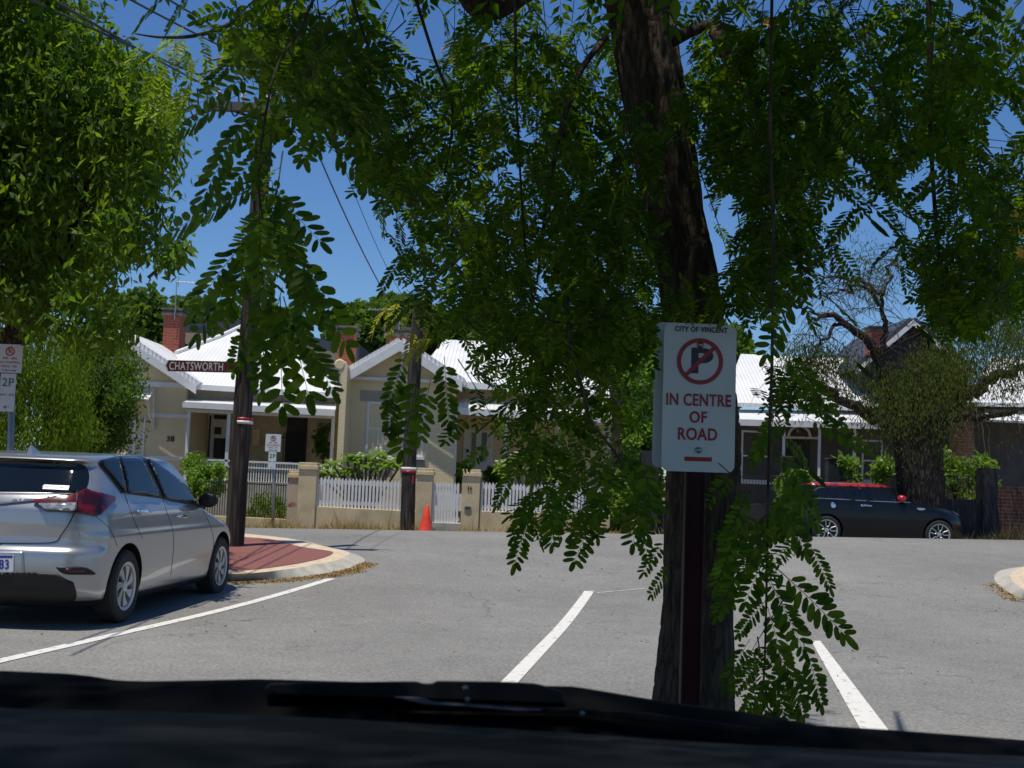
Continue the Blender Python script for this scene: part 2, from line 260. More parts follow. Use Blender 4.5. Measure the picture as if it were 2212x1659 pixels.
M = dict(
    asphalt=asphalt(),
    soil=mat('soil', (0.20, 0.15, 0.09), (0.12, 0.09, 0.05), 0.95, scale=3, bump=.5),
    line=mat('road_paint', (0.66, 0.645, 0.60), (0.30, 0.295, 0.28), 0.75, scale=16, bump=.3, bscale=60, lo=.30, hi=.44),
    redpave=mat('red_asphalt', (0.24, 0.085, 0.07), (0.17, 0.065, 0.055), 0.9, scale=22, bump=.4, bscale=90),
    kerb=mat('kerb_concrete', (0.50, 0.47, 0.40), (0.36, 0.34, 0.29), 0.9, scale=5, bump=.3, bscale=60),
    cream=mat('cream_concrete', (0.62, 0.50, 0.36), (0.48, 0.38, 0.27), 0.9, scale=9, bump=.3, bscale=60),
    litter=mat('leaf_litter', (0.45, 0.30, 0.13), (0.22, 0.13, 0.05), 0.95, scale=40, bump=.5),
    straw=leafmat('dry_grass', (0.45, 0.33, 0.13), (0.30, 0.24, 0.09), (0.4, 0.3, 0.1), (0.3, 0.25, 0.08), 0.3, 0.8, 0.1),
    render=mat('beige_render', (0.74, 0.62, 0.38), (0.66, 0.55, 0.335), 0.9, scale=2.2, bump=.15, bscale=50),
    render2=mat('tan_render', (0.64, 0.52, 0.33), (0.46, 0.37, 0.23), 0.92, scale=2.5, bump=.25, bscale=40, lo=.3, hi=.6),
    greyrender=mat('grey_render', (0.10, 0.10, 0.10), (0.075, 0.075, 0.078), 0.9, scale=3, bump=.15, bscale=50),
    quoin=mat('grey_quoin', (0.36, 0.33, 0.27), (0.32, 0.29, 0.24), 0.9, scale=4, bump=.15),
    white=mat('white_paint', (0.76, 0.76, 0.75), (0.68, 0.68, 0.67), 0.5, scale=5, bump=.05),
    roof=roofmat('white_corrugated_roof', (0.80, 0.80, 0.79)),
    darkroof=mat('dark_grey_roof', (0.055, 0.065, 0.085), (0.045, 0.052, 0.07), 0.6, scale=2),
    brick=brickmat('red_brick', (0.34, 0.075, 0.045), (0.26, 0.055, 0.035), (0.30, 0.16, 0.11)),
    paintbrick=brickmat('painted_brick', (0.74, 0.62, 0.38), (0.72, 0.60, 0.37), (0.68, 0.565, 0.345)),
    darkbrick=brickmat('brown_brick', (0.10, 0.035, 0.022), (0.06, 0.025, 0.018), (0.12, 0.09, 0.07)),
    cap=mat('chimney_cement', (0.16, 0.14, 0.12), (0.09, 0.08, 0.07), 0.9, scale=5, bump=.3),
    glass=mat('window_glass', (0.03, 0.035, 0.04), (0.02, 0.025, 0.03), 0.06, scale=2, spec=0.8),
    curtain_refl=mat('curtain_and_reflection', (0.62, 0.64, 0.66), (0.30, 0.32, 0.35), 0.8, scale=1.2, stretch=(22, 1, .6)),
    dark=mat('dark_interior', (0.018, 0.018, 0.02), (0.012, 0.012, 0.014), 0.6, scale=2),
    iron=mat('black_iron', (0.015, 0.015, 0.016), None, 0.5, scale=4),
    pole=barkmat('grey_weathered_pole', (0.075, 0.066, 0.056), (0.03, 0.026, 0.022), 5, 0.06, .5, .015),
    galv=mat('galvanised_steel', (0.36, 0.37, 0.38), (0.27, 0.28, 0.29), 0.45, metal=.6, scale=8),
    wire=mat('black_wire', (0.02, 0.021, 0.024), None, 0.6),
    bark=barkmat('grey_brown_bark', (0.085, 0.066, 0.048), (0.042, 0.032, 0.024), 9, 0.22, .9, .02),
    twig=mat('twig_bark', (0.07, 0.045, 0.03), (0.04, 0.03, 0.022), 0.9, scale=20),
    darkbark=barkmat('dark_bark', (0.07, 0.055, 0.045), (0.02, 0.016, 0.013), 6, 0.2, .8, .03),
    signwhite=mat('sign_face_white', (0.62, 0.66, 0.66), (0.58, 0.62, 0.62), 0.35, scale=3),
    signred=mat('sign_red', (0.36, 0.012, 0.022), None, 0.4, scale=6),
    signblack=mat('sign_black', (0.018, 0.018, 0.024), None, 0.4),
    signgreen=mat('sign_green', (0.02, 0.20, 0.09), None, 0.4),
    postmaroon=mat('maroon_post', (0.036, 0.006, 0.008), (0.026, 0.004, 0.006), 0.6, scale=8, bump=.08, spec=.2),
    maroon=mat('maroon_sign', (0.11, 0.018, 0.03), None, 0.4),
    bolt=mat('bolt_steel', (0.45, 0.47, 0.48), None, 0.3, metal=.9),
    cone=mat('orange_cone', (0.80, 0.055, 0.025), (0.68, 0.045, 0.02), 0.55, scale=9),
    darkwall=mat('charcoal_wall', (0.022, 0.023, 0.028), (0.016, 0.017, 0.02), 0.85, scale=3, bump=.2),
    rubber=mat('tyre_rubber', (0.020, 0.019, 0.018), (0.014, 0.013, 0.013), 0.85, scale=20, bump=.1),
    rim=mat('alloy_rim', (0.48, 0.49, 0.50), None, 0.35, metal=.55),
    silver=mat('silver_paint', (0.37, 0.375, 0.385), (0.36, 0.365, 0.375), 0.30, metal=.65, scale=300, coat=.8),
    blackpaint=mat('black_car_paint', (0.004, 0.006, 0.009), None, 0.3, scale=3, coat=.25, spec=.25),
    redpaint=mat('red_car_paint', (0.50, 0.008, 0.016), None, 0.3, scale=3, coat=.8),
    carglass=mat('tinted_glass', (0.006, 0.008, 0.010), None, 0.04, scale=1, spec=.5),
    trim=mat('black_trim', (0.012, 0.012, 0.013), None, 0.45, spec=.35),
    redlens=mat('red_lens', (0.10, 0.002, 0.004), (0.025, 0.002, 0.002), 0.2, scale=9, coat=.3, lo=.45, hi=.55),
    clearlens=mat('clear_lens', (0.32, 0.34, 0.37), (0.12, 0.13, 0.15), 0.12, scale=18, coat=.8),
    chrome=mat('chrome', (0.75, 0.76, 0.78), None, 0.08, metal=1.0),
    plate=mat('number_plate', (0.68, 0.69, 0.72), None, 0.35), plateblue=mat('plate_blue', (0.02, 0.04, 0.28), None, 0.4),
    dash=mat('dashboard_plastic', (0.009, 0.011, 0.015), (0.004, 0.005, 0.007), 0.65, scale=3, bump=.08, bscale=250, spec=.08),
    blackpl=mat('black_plastic', (0.003, 0.003, 0.0035), None, 0.8, spec=.05),
    wiper=mat('wiper_metal', (0.012, 0.012, 0.013), None, 0.35, spec=.5), wiperedge=mat('wiper_worn_edge', (0.25, 0.25, 0.27), None, 0.35, metal=.6),
    bluebag=mat('blue_plastic', (0.02, 0.09, 0.45), None, 0.5),
    yellow=mat('yellow_petal', (0.75, 0.42, 0.03), None, 0.6),
    orangefl=mat('orange_petal', (0.8, 0.16, 0.03), None, 0.6), whitefl=mat('white_petal', (0.75, 0.72, 0.6), None, 0.6),
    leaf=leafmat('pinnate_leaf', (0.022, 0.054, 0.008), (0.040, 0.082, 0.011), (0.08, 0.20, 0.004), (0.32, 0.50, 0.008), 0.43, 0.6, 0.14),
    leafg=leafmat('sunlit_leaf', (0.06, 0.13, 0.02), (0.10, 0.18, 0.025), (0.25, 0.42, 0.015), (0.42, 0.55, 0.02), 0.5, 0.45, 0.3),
    leafy=leafmat('yellowing_leaf', (0.14, 0.15, 0.02), (0.20, 0.17, 0.02), (0.45, 0.48, 0.03), (0.60, 0.52, 0.04), 0.5, 0.5, 0.3),
    willow=leafmat('long_leaf', (0.038, 0.085, 0.012), (0.075, 0.135, 0.016), (0.14, 0.30, 0.010), (0.34, 0.50, 0.012), 0.42, 0.5, 0.15),
    bottle=leafmat('fine_leaf', (0.06, 0.12, 0.012), (0.11, 0.18, 0.018), (0.22, 0.36, 0.015), (0.34, 0.46, 0.02), 0.4, 0.7, 0.08),
    bgleaf=leafmat('distant_leaf', (0.045, 0.09, 0.02), (0.085, 0.14, 0.025), (0.12, 0.24, 0.015), (0.2, 0.34, 0.02), 0.35, 0.6, 0.12),
    brightleaf=leafmat('bright_leaf', (0.10, 0.20, 0.02), (0.15, 0.26, 0.03), (0.25, 0.42, 0.03), (0.32, 0.5, 0.04), 0.4, 0.45, 0.4),
    pepper=leafmat('pepper_leaf', (0.045, 0.085, 0.018), (0.12, 0.14, 0.03), (0.12, 0.20, 0.02), (0.26, 0.26, 0.04), 0.3, 0.7, 0.06),
)
# ------------------------------------------------------------------ ground and road
def sheet(xs, ys, zf, name, m, kind='structure'):
    V = [(x, y, zf(x, y)) for y in ys for x in xs]; nx = len(xs)
    F = [(j * nx + i, j * nx + i + 1, (j + 1) * nx + i + 1, (j + 1) * nx + i) for j in range(len(ys) - 1) for i in range(nx - 1)]
    o = npmesh(name, V, F, m, smooth=True); o['kind'] = kind; return o
xs = [-900, -200, -80] + list(np.arange(-40, 40.1, 2)) + [80, 200, 900]
sheet(xs, [-200, -60, -20, -8] + list(np.arange(-4, 33, 0.5)) + [40, 60, 120, 300, 900, 1500], lambda x, y: zt(x, y) - 0.02, 'ground', M['soil'])
sheet(list(np.arange(-40, 40.1, 1.0)), list(np.arange(-12, 27.61, 0.3)), lambda x, y: zt(x, y), 'road', M['asphalt'])
ROAD = Vector((math.sin(R(8.6)), math.cos(R(8.6)), 0))
def stripe(pl, pr, name='road_marking'):
    n = 40; V = []
    for i in range(n + 1):
        t = i / n
        for a in (pl[0].lerp(pl[1], t), pr[0].lerp(pr[1], t)):
            V.append((a.x, a.y, zt(a.x, a.y) + 0.005))
    F = [(2 * i, 2 * i + 1, 2 * i + 3, 2 * i + 2) for i in range(n)]
    o = npmesh(name, V, F, M['line']); o['kind'] = 'structure'; return o
a0, a1, b0, b1 = G(1262, 1277), G(1284, 1277), G(1080, 1476), G(1118, 1476)
def ext(p, q, k): return p + (p - q) * k
stripe((ext(b0, a0, .35), a0), (ext(b1, a1, .35), a1))
a0, a1, b0, b1 = G(1752, 1385), G(1772, 1385), G(1864, 1586), G(1925, 1586)
stripe((ext(b0, a0, .3), a0), (ext(b1, a1, .3), a1))
a0, b0 = G(716, 1250), G(0, 1428); e = (b0 - a0).cross(Vector((0, 0, 1))).normalized() * 0.055
stripe((ext(b0, a0, .5) + e, a0 + e), (ext(b0, a0, .5) - e, a0 - e))
# faint worn cross line at the end of the centre line
p0, p1 = G(1290, 1281), G(1440, 1267)
e = Vector((0, .014, 0)); stripe((p0 + e, p1 + e), (p0 - e, p1 - e))
# ------------------------------------------------------------------ corner island with kerb
def island(base, top, red, name, redmat):
    """base/top/red : closed outlines with matching counts for base and top"""
    mb = MB(); n = len(base)
    mb.add([Vector((p.x, p.y, zt(p.x, p.y) - .01)) for p in base] + [Vector((p.x, p.y, zt(p.x, p.y) + .10)) for p in top], [(i, (i + 1) % n, n + (i + 1) % n, n + i) for i in range(n)])
    inner = []
    c = sum(top, Vector((0, 0, 0))) / n
    o = mb.build('kerb', M['kerb'], smooth=True); o['kind'] = 'structure'
    bm = bmesh.new(); vs = [bm.verts.new((p.x, p.y, zt(p.x, p.y) + .101)) for p in top]; bm.faces.new(vs)
    bmesh.ops.triangulate(bm, faces=bm.faces); bmesh.ops.subdivide_edges(bm, edges=bm.edges, cuts=3, use_grid_fill=True)
    for v in bm.verts: v.co.z = zt(v.co.x, v.co.y) + .101
    bmesh.ops.recalc_face_normals(bm, faces=bm.faces)
    me = bpy.data.meshes.new('pavement_edge'); bm.to_mesh(me); bm.free(); link(me, 'pavement_edge', M['cream'], None, (0, 0, 0))['kind'] = 'structure'
    if red:
        bm = bmesh.new(); vs = [bm.verts.new((p.x, p.y, 0)) for p in red]; bm.faces.new(vs)
        bmesh.ops.triangulate(bm, faces=bm.faces); bmesh.ops.subdivide_edges(bm, edges=bm.edges, cuts=3, use_grid_fill=True)
        for v in bm.verts: v.co.z = zt(v.co.x, v.co.y) + .107
        bmesh.ops.recalc_face_normals(bm, faces=bm.faces)
        me = bpy.data.meshes.new('pavement'); bm.to_mesh(me); bm.free(); link(me, 'pavement', redmat, None, (0, 0, 0))['kind'] = 'structure'
def spl(pts, k=6, closed=False):
    out = []; n = len(pts)
    for i in range(n - 1 if not closed else n):
        p0, p1, p2, p3 = (pts[(i - 1) % n] if (closed or i > 0) else pts[0]), pts[i], pts[(i + 1) % n], (pts[(i + 2) % n] if (closed or i + 2 < n) else pts[-1])
        for j in range(k):
            t = j / k; out.append(0.5 * ((2 * p1) + (p2 - p0) * t + (2 * p0 - 5 * p1 + 4 * p2 - p3) * t * t + (3 * p1 - p0 - 3 * p2 + p3) * t ** 3))
    if not closed: out.append(pts[-1])
    return out
def flat(p, dz=0): return Vector((p.x, p.y, 0))
bpx = [(500, 1256), (560, 1253), (640, 1248), (710, 1238), (765, 1225), (791, 1212), (778, 1199), (745, 1189), (700, 1176), (640, 1164), (575, 1157), (500, 1152)]
tpx = [(500, 1240), (555, 1237), (625, 1229), (680, 1220), (728, 1210), (755, 1197), (744, 1189), (712, 1183), (670, 1172), (620, 1162), (565, 1156), (500, 1150)]
rpx = [(500, 1232), (553, 1229), (628, 1219), (688, 1207), (713, 1198), (719, 1192), (703, 1188), (653, 1181), (620, 1173), (590, 1165), (553, 1161), (500, 1158)]
def outline(px, dz, west):
    pts = spl([flat(G(x, y, dz)) for x, y in px], 6)
    return west + pts + [Vector((-12, pts[-1].y + .3, 0)), Vector((-30, pts[-1].y + .6, 0))]
wb = [Vector((-30, -6, 0)), Vector((-8.1, -6, 0)), Vector((-6.3, 6, 0)), Vector((-5.35, 12.0, 0)), Vector((-5.0, 14.4, 0)), Vector((-4.7, 15.3, 0))]
wt = [Vector((-30, -5.9, 0)), Vector((-8.3, -5.9, 0)), Vector((-6.5, 6, 0)), Vector((-5.55, 12.0, 0)), Vector((-5.2, 14.6, 0)), Vector((-4.8, 15.7, 0))]
wr = [Vector((-30, -5.8, 0)), Vector((-8.7, -5.8, 0)), Vector((-6.9, 6, 0)), Vector((-5.95, 12.2, 0)), Vector((-5.5, 14.9, 0)), Vector((-4.9, 16.1, 0))]
BB = outline(bpx, 0, wb)
island(BB, outline(tpx, .1, wt), outline(rpx, .107, wr), 'corner', M['redpave'])
def closedpx(px, dz): return [flat(G(x, y, dz)) for x, y in px]
rb = spl(closedpx([(2230, 1302), (2175, 1279), (2149, 1257), (2146, 1240), (2168, 1228), (2230, 1221)], 0), 6)
rt = spl(closedpx([(2230, 1286), (2208, 1272), (2186, 1254), (2184, 1238), (2200, 1228), (2230, 1219)], .1), 6)
rr_ = spl(closedpx([(2260, 1288), (2222, 1268), (2208, 1252), (2206, 1240), (2222, 1228), (2260, 1221)], .1), 6)
for L in (rb, rt, rr_): L += [Vector((16, L[-1].y + .2, 0)), Vector((16, L[0].y - .6, 0))]
island(rb, rt, rr_, 'right', M['cream'])
# leaf litter along the kerbs : uncountable flakes lying on the road
V, F = [], []
def flakes(a, b, n, spread, sz=0.018):
    for _ in range(n):
        t = random.random(); p = a.lerp(b, t); q = p + Vector((random.gauss(0, spread), random.gauss(0, spread), 0)); z = zt(q.x, q.y) + .004
        an = random.random() * 6.3; l = sz * random.uniform(.6, 2.2); wd = l * random.uniform(.25, .6)
        dx, dy = math.cos(an), math.sin(an); k = len(V)
        V.extend([(q.x - dx * l, q.y - dy * l, z), (q.x - dy * wd, q.y + dx * wd, z + .006 + random.random() * .01), (q.x + dx * l, q.y + dy * l, z + .004), (q.x + dy * wd, q.y - dx * wd, z)])
        F.append((k, k + 1, k + 2, k + 3))
lp = [G(500, 1259), G(600, 1256), G(700, 1245), G(760, 1234), G(796, 1217)]
for a, b in zip(lp, lp[1:]): flakes(a, b, 1100, .075, .009)
flakes(Vector((-5.25, 12.4, 0)), Vector((-5.6, 9.2, 0)), 2200, .13, .018)
flakes(G(2146, 1262), G(2200, 1300), 500, .07, .01)
for _ in range(420): 
    x = random.uniform(-4, 6); y = random.uniform(6, 17); p = Vector((x, y, 0)); flakes(p, p + Vector((.05, 0, 0)), 1, .02, .008)
npmesh('leaf_litter', V, F, M['litter'])['kind'] = 'stuff'
# blue scrap beside the front wheel
# ------------------------------------------------------------------ far verge
sheet(list(np.arange(-40, 40.1, 1.0)), [27.4, 27.9, 28.4, 29.2, 30, 34], lambda x, y: zt(x, y) + 0.05, 'verge', M['soil'])
n = 16000; X = rng.uniform(-15, 16, n); Y = np.where(rng.random(n) < .5, rng.uniform(27.5, 28.9, n), rng.normal(28.6, .2, n)); H = rng.gamma(2.2, .045, n) + .03
cl = np.array([noise.noise(Vector((x * .9, y * .9, 0))) for x, y in zip(X, Y)]); H = H * np.clip(1.0 + cl * 2.2, .25, 2.4)
H = np.where(((X > -2.7) & (X < -1.6)), H * 1.6, H)
A = rng.uniform(0, 6.3, n); Wd = .012; Z = np.array([zt(x, y) + .05 for x, y in zip(X, Y)])
lean = rng.normal(0, .5, (n, 2)) * H[:, None]
V = np.stack([np.stack([X - np.cos(A) * Wd, Y - np.sin(A) * Wd, Z], 1), np.stack([X + np.cos(A) * Wd, Y + np.sin(A) * Wd, Z], 1), np.stack([X + lean[:, 0], Y + lean[:, 1], Z + H], 1)], 1)
npmesh('dry_grass', V.reshape(-1, 3), np.arange(3 * n).reshape(-1, 3), M['straw'])['kind'] = 'stuff'

# ------------------------------------------------------------------ foliage tools
def leaf_cloud(pos, size, aspect, down, spread, seed=1):
    """rhombic leaves at pos (n,3); direction = random*spread + down"""
    r = np.random.default_rng(seed); n = len(pos)
    d = r.normal(0, 1, (n, 3)) * spread; d[:, 2] -= down; d /= np.linalg.norm(d, axis=1)[:, None]
    q = r.normal(0, 1, (n, 3)); s = np.cross(d, q); s /= np.linalg.norm(s, axis=1)[:, None]; nn = np.cross(d, s)
    L = (size * r.uniform(.6, 1.25, n))[:, None]; W = L * aspect
    p = np.asarray(pos)
    V = np.stack([p, p + d * L * .42 + s * W + nn * L * .05, p + d * L - nn * L * .08, p + d * L * .42 - s * W + nn * L * .05], 1)
    return V.reshape(-1, 3)
def quads(n): return np.arange(4 * n).reshape(-1, 4)
def pip(px, py, poly):
    inside = np.zeros(len(px), bool); n = len(poly)
    for i in range(n):
        x0, y0 = poly[i]; x1, y1 = poly[(i + 1) % n]
        c = ((y0 > py) != (y1 > py)) & (px < (x1 - x0) * (py - y0) / (y1 - y0 + 1e-9) + x0); inside ^= c
    return inside
def sample_poly(poly, n, seed=0):
    r = np.random.default_rng(seed); P_ = np.array(poly); lo, hi = P_.min(0), P_.max(0); out = np.zeros((0, 2))
    while len(out) < n:
        q = r.uniform(lo, hi, (n * 3, 2)); q = q[pip(q[:, 0], q[:, 1], poly)]; out = np.vstack([out, q])
    return out[:n]
def parea(poly): return 0.5 * abs(sum(poly[i][0] * poly[(i + 1) % len(poly)][1] - poly[(i + 1) % len(poly)][0] * poly[i][1] for i in range(len(poly))))
nR, nF, nU, nE = (np.array(v) for v in (RIGHT, FWD, UP, EYE))
def nP(xy, d):
    r = nF + np.outer((xy[:, 0] - 1106) / FP, nR) + np.outer((829 - xy[:, 1]) / FP, nU); return nE + r * (d / r[:, 1])[:, None]
def blob_tree(name, label, poly, d0, d1, nclump, crad, nleaf, lsize, aspect, m, trunk, tm, down=.4, spread=1.0, cat='tree', group=None, limbs=6, seed=1, hang=0.0, clumpflat=1.0, crown='crown'):
    r = np.random.default_rng(seed); c2 = sample_poly(poly, nclump, seed); dd = r.uniform(d0, d1, nclump); C3 = nP(c2, dd)
    idx = r.integers(0, nclump, nleaf); rad = crad * r.uniform(.5, 1.3, nclump)
    off = r.normal(0, 1, (nleaf, 3)); off /= np.linalg.norm(off, axis=1)[:, None]; off *= (r.random(nleaf) ** .45)[:, None] * rad[idx][:, None]; off[:, 2] *= clumpflat
    pos = C3[idx] + off; pos[:, 2] -= hang * r.random(nleaf)
    base = Vector(trunk[0]); t = thing(name, base, label, cat, group)
    V = leaf_cloud(pos, lsize, aspect, down, spread, seed + 5); npmesh(crown, V, quads(nleaf), m, t)
    mb = MB(); mb.tube(trunk, trunk_r(trunk), 10, jit=.05)
    top = Vector(trunk[-1]); order = list(range(nclump)); random.Random(seed).shuffle(order)
    for i in order[:limbs]:
        q = Vector(C3[i]); st = Vector(trunk[-1 if len(trunk) < 3 else -2]).lerp(top, random.random()); mid = st.lerp(q, .5) + Vector((0, 0, .12 * (q - st).length))
        rr = trunk_r(trunk)[-1]; mb.tube([st, mid, q], [rr * .6, rr * .4, rr * .12], 6)
    mb.build('trunk', tm, t, smooth=True)
    return t
TR = {}
def trunk_r(tr): return TR.get(id(tr), [0.12 * (1 - .5 * i / (len(tr) - 1)) for i in range(len(tr))])
# ------------------------------------------------------------------ houses
def onplane(X, Y, p0, nrm):
    r = ray(X, Y); return EYE + r * ((p0 - EYE).dot(nrm) / r.dot(nrm))
def roofslab(name, pts, m, parent, th=0.10):
    mb = MB(); n = (pts[1] - pts[0]).cross(pts[2] - pts[0]).normalized()
    if n.z < 0: n = -n
    mb.prism(pts, -n * th); return mb.build(name, m, parent)
def gable(parent, L, A, Rr, back, m, name='roof', over=0.0, th=.12):
    """two roof slabs from front points L, apex A, R running back by 'back'"""
    o = Vector((0, back, 0)); roofs = []
    mb = MB()
    for p, q in ((L, A), (A, Rr)):
        d = (q - p).normalized(); nn = Vector((-d.z, 0, d.x)); nn = nn if nn.z > 0 else -nn
        mb.prism([p, q, q + nn * th, p + nn * th], o)
    return mb.build(name, m, parent)
def barge(parent, L, A, Rr, y, h=.22, t=.05, name='barge_board'):
    for p, q in ((L, A), (A, Rr)):
        mb = MB(); mb.prism([Vector((p.x, y, p.z)), Vector((q.x, y, q.z)), Vector((q.x, y, q.z - h)), Vector((p.x, y, p.z - h))], (0, -t, 0)); mb.build(name, M['white'], parent)
def chimney(parent, X0, X1, Ytop, Ycap, Ybot, d, depth=.7, pot=False):
    mb = MB(); a, b, u, t = bxp(mb, X0, Ycap, X1, Ybot, d, d + depth); c = mb.build('chimney', M['brick'], parent)
    z1 = P((X0 + X1) / 2, Ytop, d).z; mb = MB(); e = .07
    hh = z1 - t
    mb.box((a - e, d - e, t + .002), (b + e, d + depth + e, t + hh * .45)); mb.box((a - e * .3, d - e * .3, t + hh * .45), (b + e * .3, d + depth + e * .3, t + hh * .75)); mb.box((a - e * 1.3, d - e * 1.3, t + hh * .75), (b + e * 1.3, d + depth + e * 1.3, z1))
    if pot: mb.lathe(((a + b) / 2 - .1, d + depth / 2, z1), [(.14, 0), (.12, .3), (.15, .32), (.15, .36)], 12)
    mb.build('chimney_cap', M['cap'], c); return c
def antenna(parent, base, up, boomdir, blen, n=9):
    mb = MB(); top = base + Vector((0, 0, up)); mb.tube([base, top], .018, 6)
    bd = Vector(boomdir).normalized(); mb.tube([top, top + bd * blen], .014, 5)
    sd = bd.cross(Vector((0, 0, 1)))
    for i in range(n):
        p = top + bd * (blen * (i + .3) / n); l = .28 * (1 - .04 * i); mb.tube([p - sd * l, p + sd * l], .006, 4); 
    p = top + bd * .05; mb.tube([p + Vector((0, 0, .16)), p, p + Vector((0, 0, -.16))], .012, 4)
    return mb.build('antenna', M['galv'], parent)
def sash_window(parent, X0, Y0, X1, Y1, d, mullions=0, cur=True, name='window'):
    mb = MB(); a, b, u, t = bxp(mb, X0, Y0, X1, Y1, d + .04, d + .05); mb.v = []; mb.f = []; mb.m = []
    f = .055; ym = (t + u) / 2
    for bb in (((a, u), (a + f, t)), ((b - f, u), (b, t)), ((a + f, t - f), (b - f, t)), ((a + f, u), (b - f, u + f)), ((a + f, ym - .025), (b - f, ym + .025))):
        mb.box((bb[0][0], d - .03, bb[0][1]), (bb[1][0], d + .05, bb[1][1]))
    for i in range(mullions):
        x = a + f + (b - a - 2 * f) * (i + 1) / (mullions + 1); mb.box((x - .012, d - .022, u + f), (x + .012, d + .02, ym - .025))
    w_ = mb.build(name, M['white'], parent)
    mb = MB(); mb.box((a + f, d + .03, u + f), (b - f, d + .04, t - f)); mb.build('pane', M['glass' if not cur else 'curtain_refl'], w_)
    mb = MB(); mb.box((a - .05, d - .09, u - .07), (b + .05, d - .002, u - .002)); mb.build('sill', M['white'], w_)
    return w_
def hdigits(s, X, Y, d, hpx, m, parent, name='house_number', bold=.003):
    p = P(X, Y, d); return text_obj(s, hpx * d / FP * 1.40, name, m, parent, basis(p, (1, 0, 0), (0, 0, 1)), .01, bold)

# --- house 38
D = 33.0
h38 = thing('house', P(430, 1140, 34), 'cream house numbered 38 with a shaded verandah behind the tall leaning pole', 'house')
gL, gA, gR = P(98, 815, D), P(265, 722, D), P(434, 834, D)
mb = MB(); mb.prism([P(130, 1150, D), P(403, 1150, D), P(403, 818, D), Vector((gA.x, D, gA.z - .08)), P(130, 800, D)], (0, 7, 0)); mb.build('wall', M['render'], h38)
gable(h38, gL + Vector((0, -.45, 0)), gA + Vector((0, -.45, 0)), gR + Vector((0, -.45, 0)), 8, M['roof'])
barge(h38, gL, gA, gR, D - .46, .24)
for y0 in (893, 985):
    mb = MB(); a, b, u, t = bxp(mb, 318, y0, 404, y0 + 9, D - .025, D - .001); mb.build('band', M['white'], h38)
mb = MB(); bxp(mb, 262, 824, 408, 835, D - .06, D - .003); mb.build('collar_board', M['white'], h38)
# plaster scrolls in the gable
mb = MB()
for cx, cy, r_ in ((284, 768, 7), (276, 760, 5), (292, 776, 5), (306, 786, 6), (297, 790, 4), (315, 792, 4), (281, 778, 4), (252, 768, 6), (244, 776, 6), (232, 786, 5), (265, 752, 4)):
    mb = MB(); p = P(cx, cy, D - .03); k = r_ * D / FP; mb.lathe(p, [(k * .2, -.02), (k, -.012), (k, .03)], 12, 'y'); mb.build('plaster_scroll', M['white'], h38)
hdigits('38', 368, 948, D - .012, 12, M['dark'], h38)
for X0, X1 in ((256, 283), (290, 314)): sash_window(h38, X0, 900, X1, 985, D, 0, False)
# awning over the side window with timber bracket
aw = roofslab('window_awning', [P(255, 856, D - .7), P(322, 862, D - .7), P(326, 846, D - .02), P(255, 840, D - .02)], M['roof'], h38, .05)
mb = MB(); q0, q1, q2 = P(333, 838, D - .01), P(318, 868, D - .6), P(330, 925, D - .01)
mb.tube([q0, q1], .035, 4); mb.tube([q1, q2], .035, 4); mb.tube([P(332, 880, D - .02), P(320, 872, D - .55)], .03, 4); mb.tube([P(332, 838, D - .03), P(332, 926, D - .03)], .035, 4); mb.build('bracket', M['white'], h38)
# recessed front wall, doors, windows
DW = 35.2
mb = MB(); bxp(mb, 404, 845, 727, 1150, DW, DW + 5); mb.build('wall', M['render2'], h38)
eL, eR, ap = P(398, 828, D - .2), P(730, 848, D - .2), P(552, 692, 38.0)
nrm = (eR - eL).cross(ap - eL)
pts = [eL, eR, ap, onplane(474, 729, eL, nrm), onplane(380, 764, eL, nrm)]
roofslab('roof', pts, M['roof'], h38, .12)
roofslab('roof', [eR, eR + Vector((0, 10, 0)), ap + Vector((0, 1, 0)), ap], M['roof'], h38, .12)
mb = MB(); mb.tube([ap + Vector((0, -.02, .03)), eR + Vector((0, 0, .04))], .07, 6); mb.tube([ap + Vector((0, 0, .03)), pts[3] + Vector((0, 0, .04)), pts[4] + Vector((0, 0, .04))], .06, 6); mb.build('ridge_capping', M['white'], h38)
mb = MB(); mb.prism([P(404, 829, D - .2), P(729, 850, D - .2), P(729, 860, D - .2), P(404, 840, D - .2)], (0, -.12, 0)); mb.build('gutter', M['white'], h38)
mb = MB(); mb.prism([P(404, 840, D + .2), P(727, 858, D + .2), P(727, 875, D + .2), P(404, 862, D + .2)], (0, .15, 0)); mb.build('frieze', M['quoin'], h38)
DV = 31.9
v0, v1 = P(396, 870, DV), P(724, 887, DV)
roofslab('verandah_roof', [v0, v1, P(727, 872, D + .2), P(404, 861, D + .2)], M['roof'], h38, .06)
mb = MB(); mb.prism([v0 + Vector((0, 0, .03)), v1 + Vector((0, 0, .03)), P(724, 899, DV), P(396, 880, DV)], (0, -.1, 0)); mb.build('gutter', M['white'], h38)
mb = MB(); mb.prism([P(402, 882, DV + .12), P(722, 899, DV + .12), P(722, 904, DV + .12), P(402, 889, DV + .12)], (0, .1, 0)); mb.build('beam', M['white'], h38)
for X in (403, 490, 716):
    mb = MB(); bxp(mb, X - 3.2, 888 + (X - 403) * .04, X + 3.2, 1050, DV + .1, DV + .18); mb.build('post', M['white'], h38)
mb = MB(); bxp(mb, 404, 1040, 722, 1150, DV, DW); mb.build('verandah_floor', M['kerb'], h38)
b = MB(); Xs = np.arange(436, 712, 5.6)
for X in Xs:
    y = 990 + (X - 436) * .045; bxp(b, X - 1, y + 3, X + 1, y + 46, DV + .12, DV + .15)
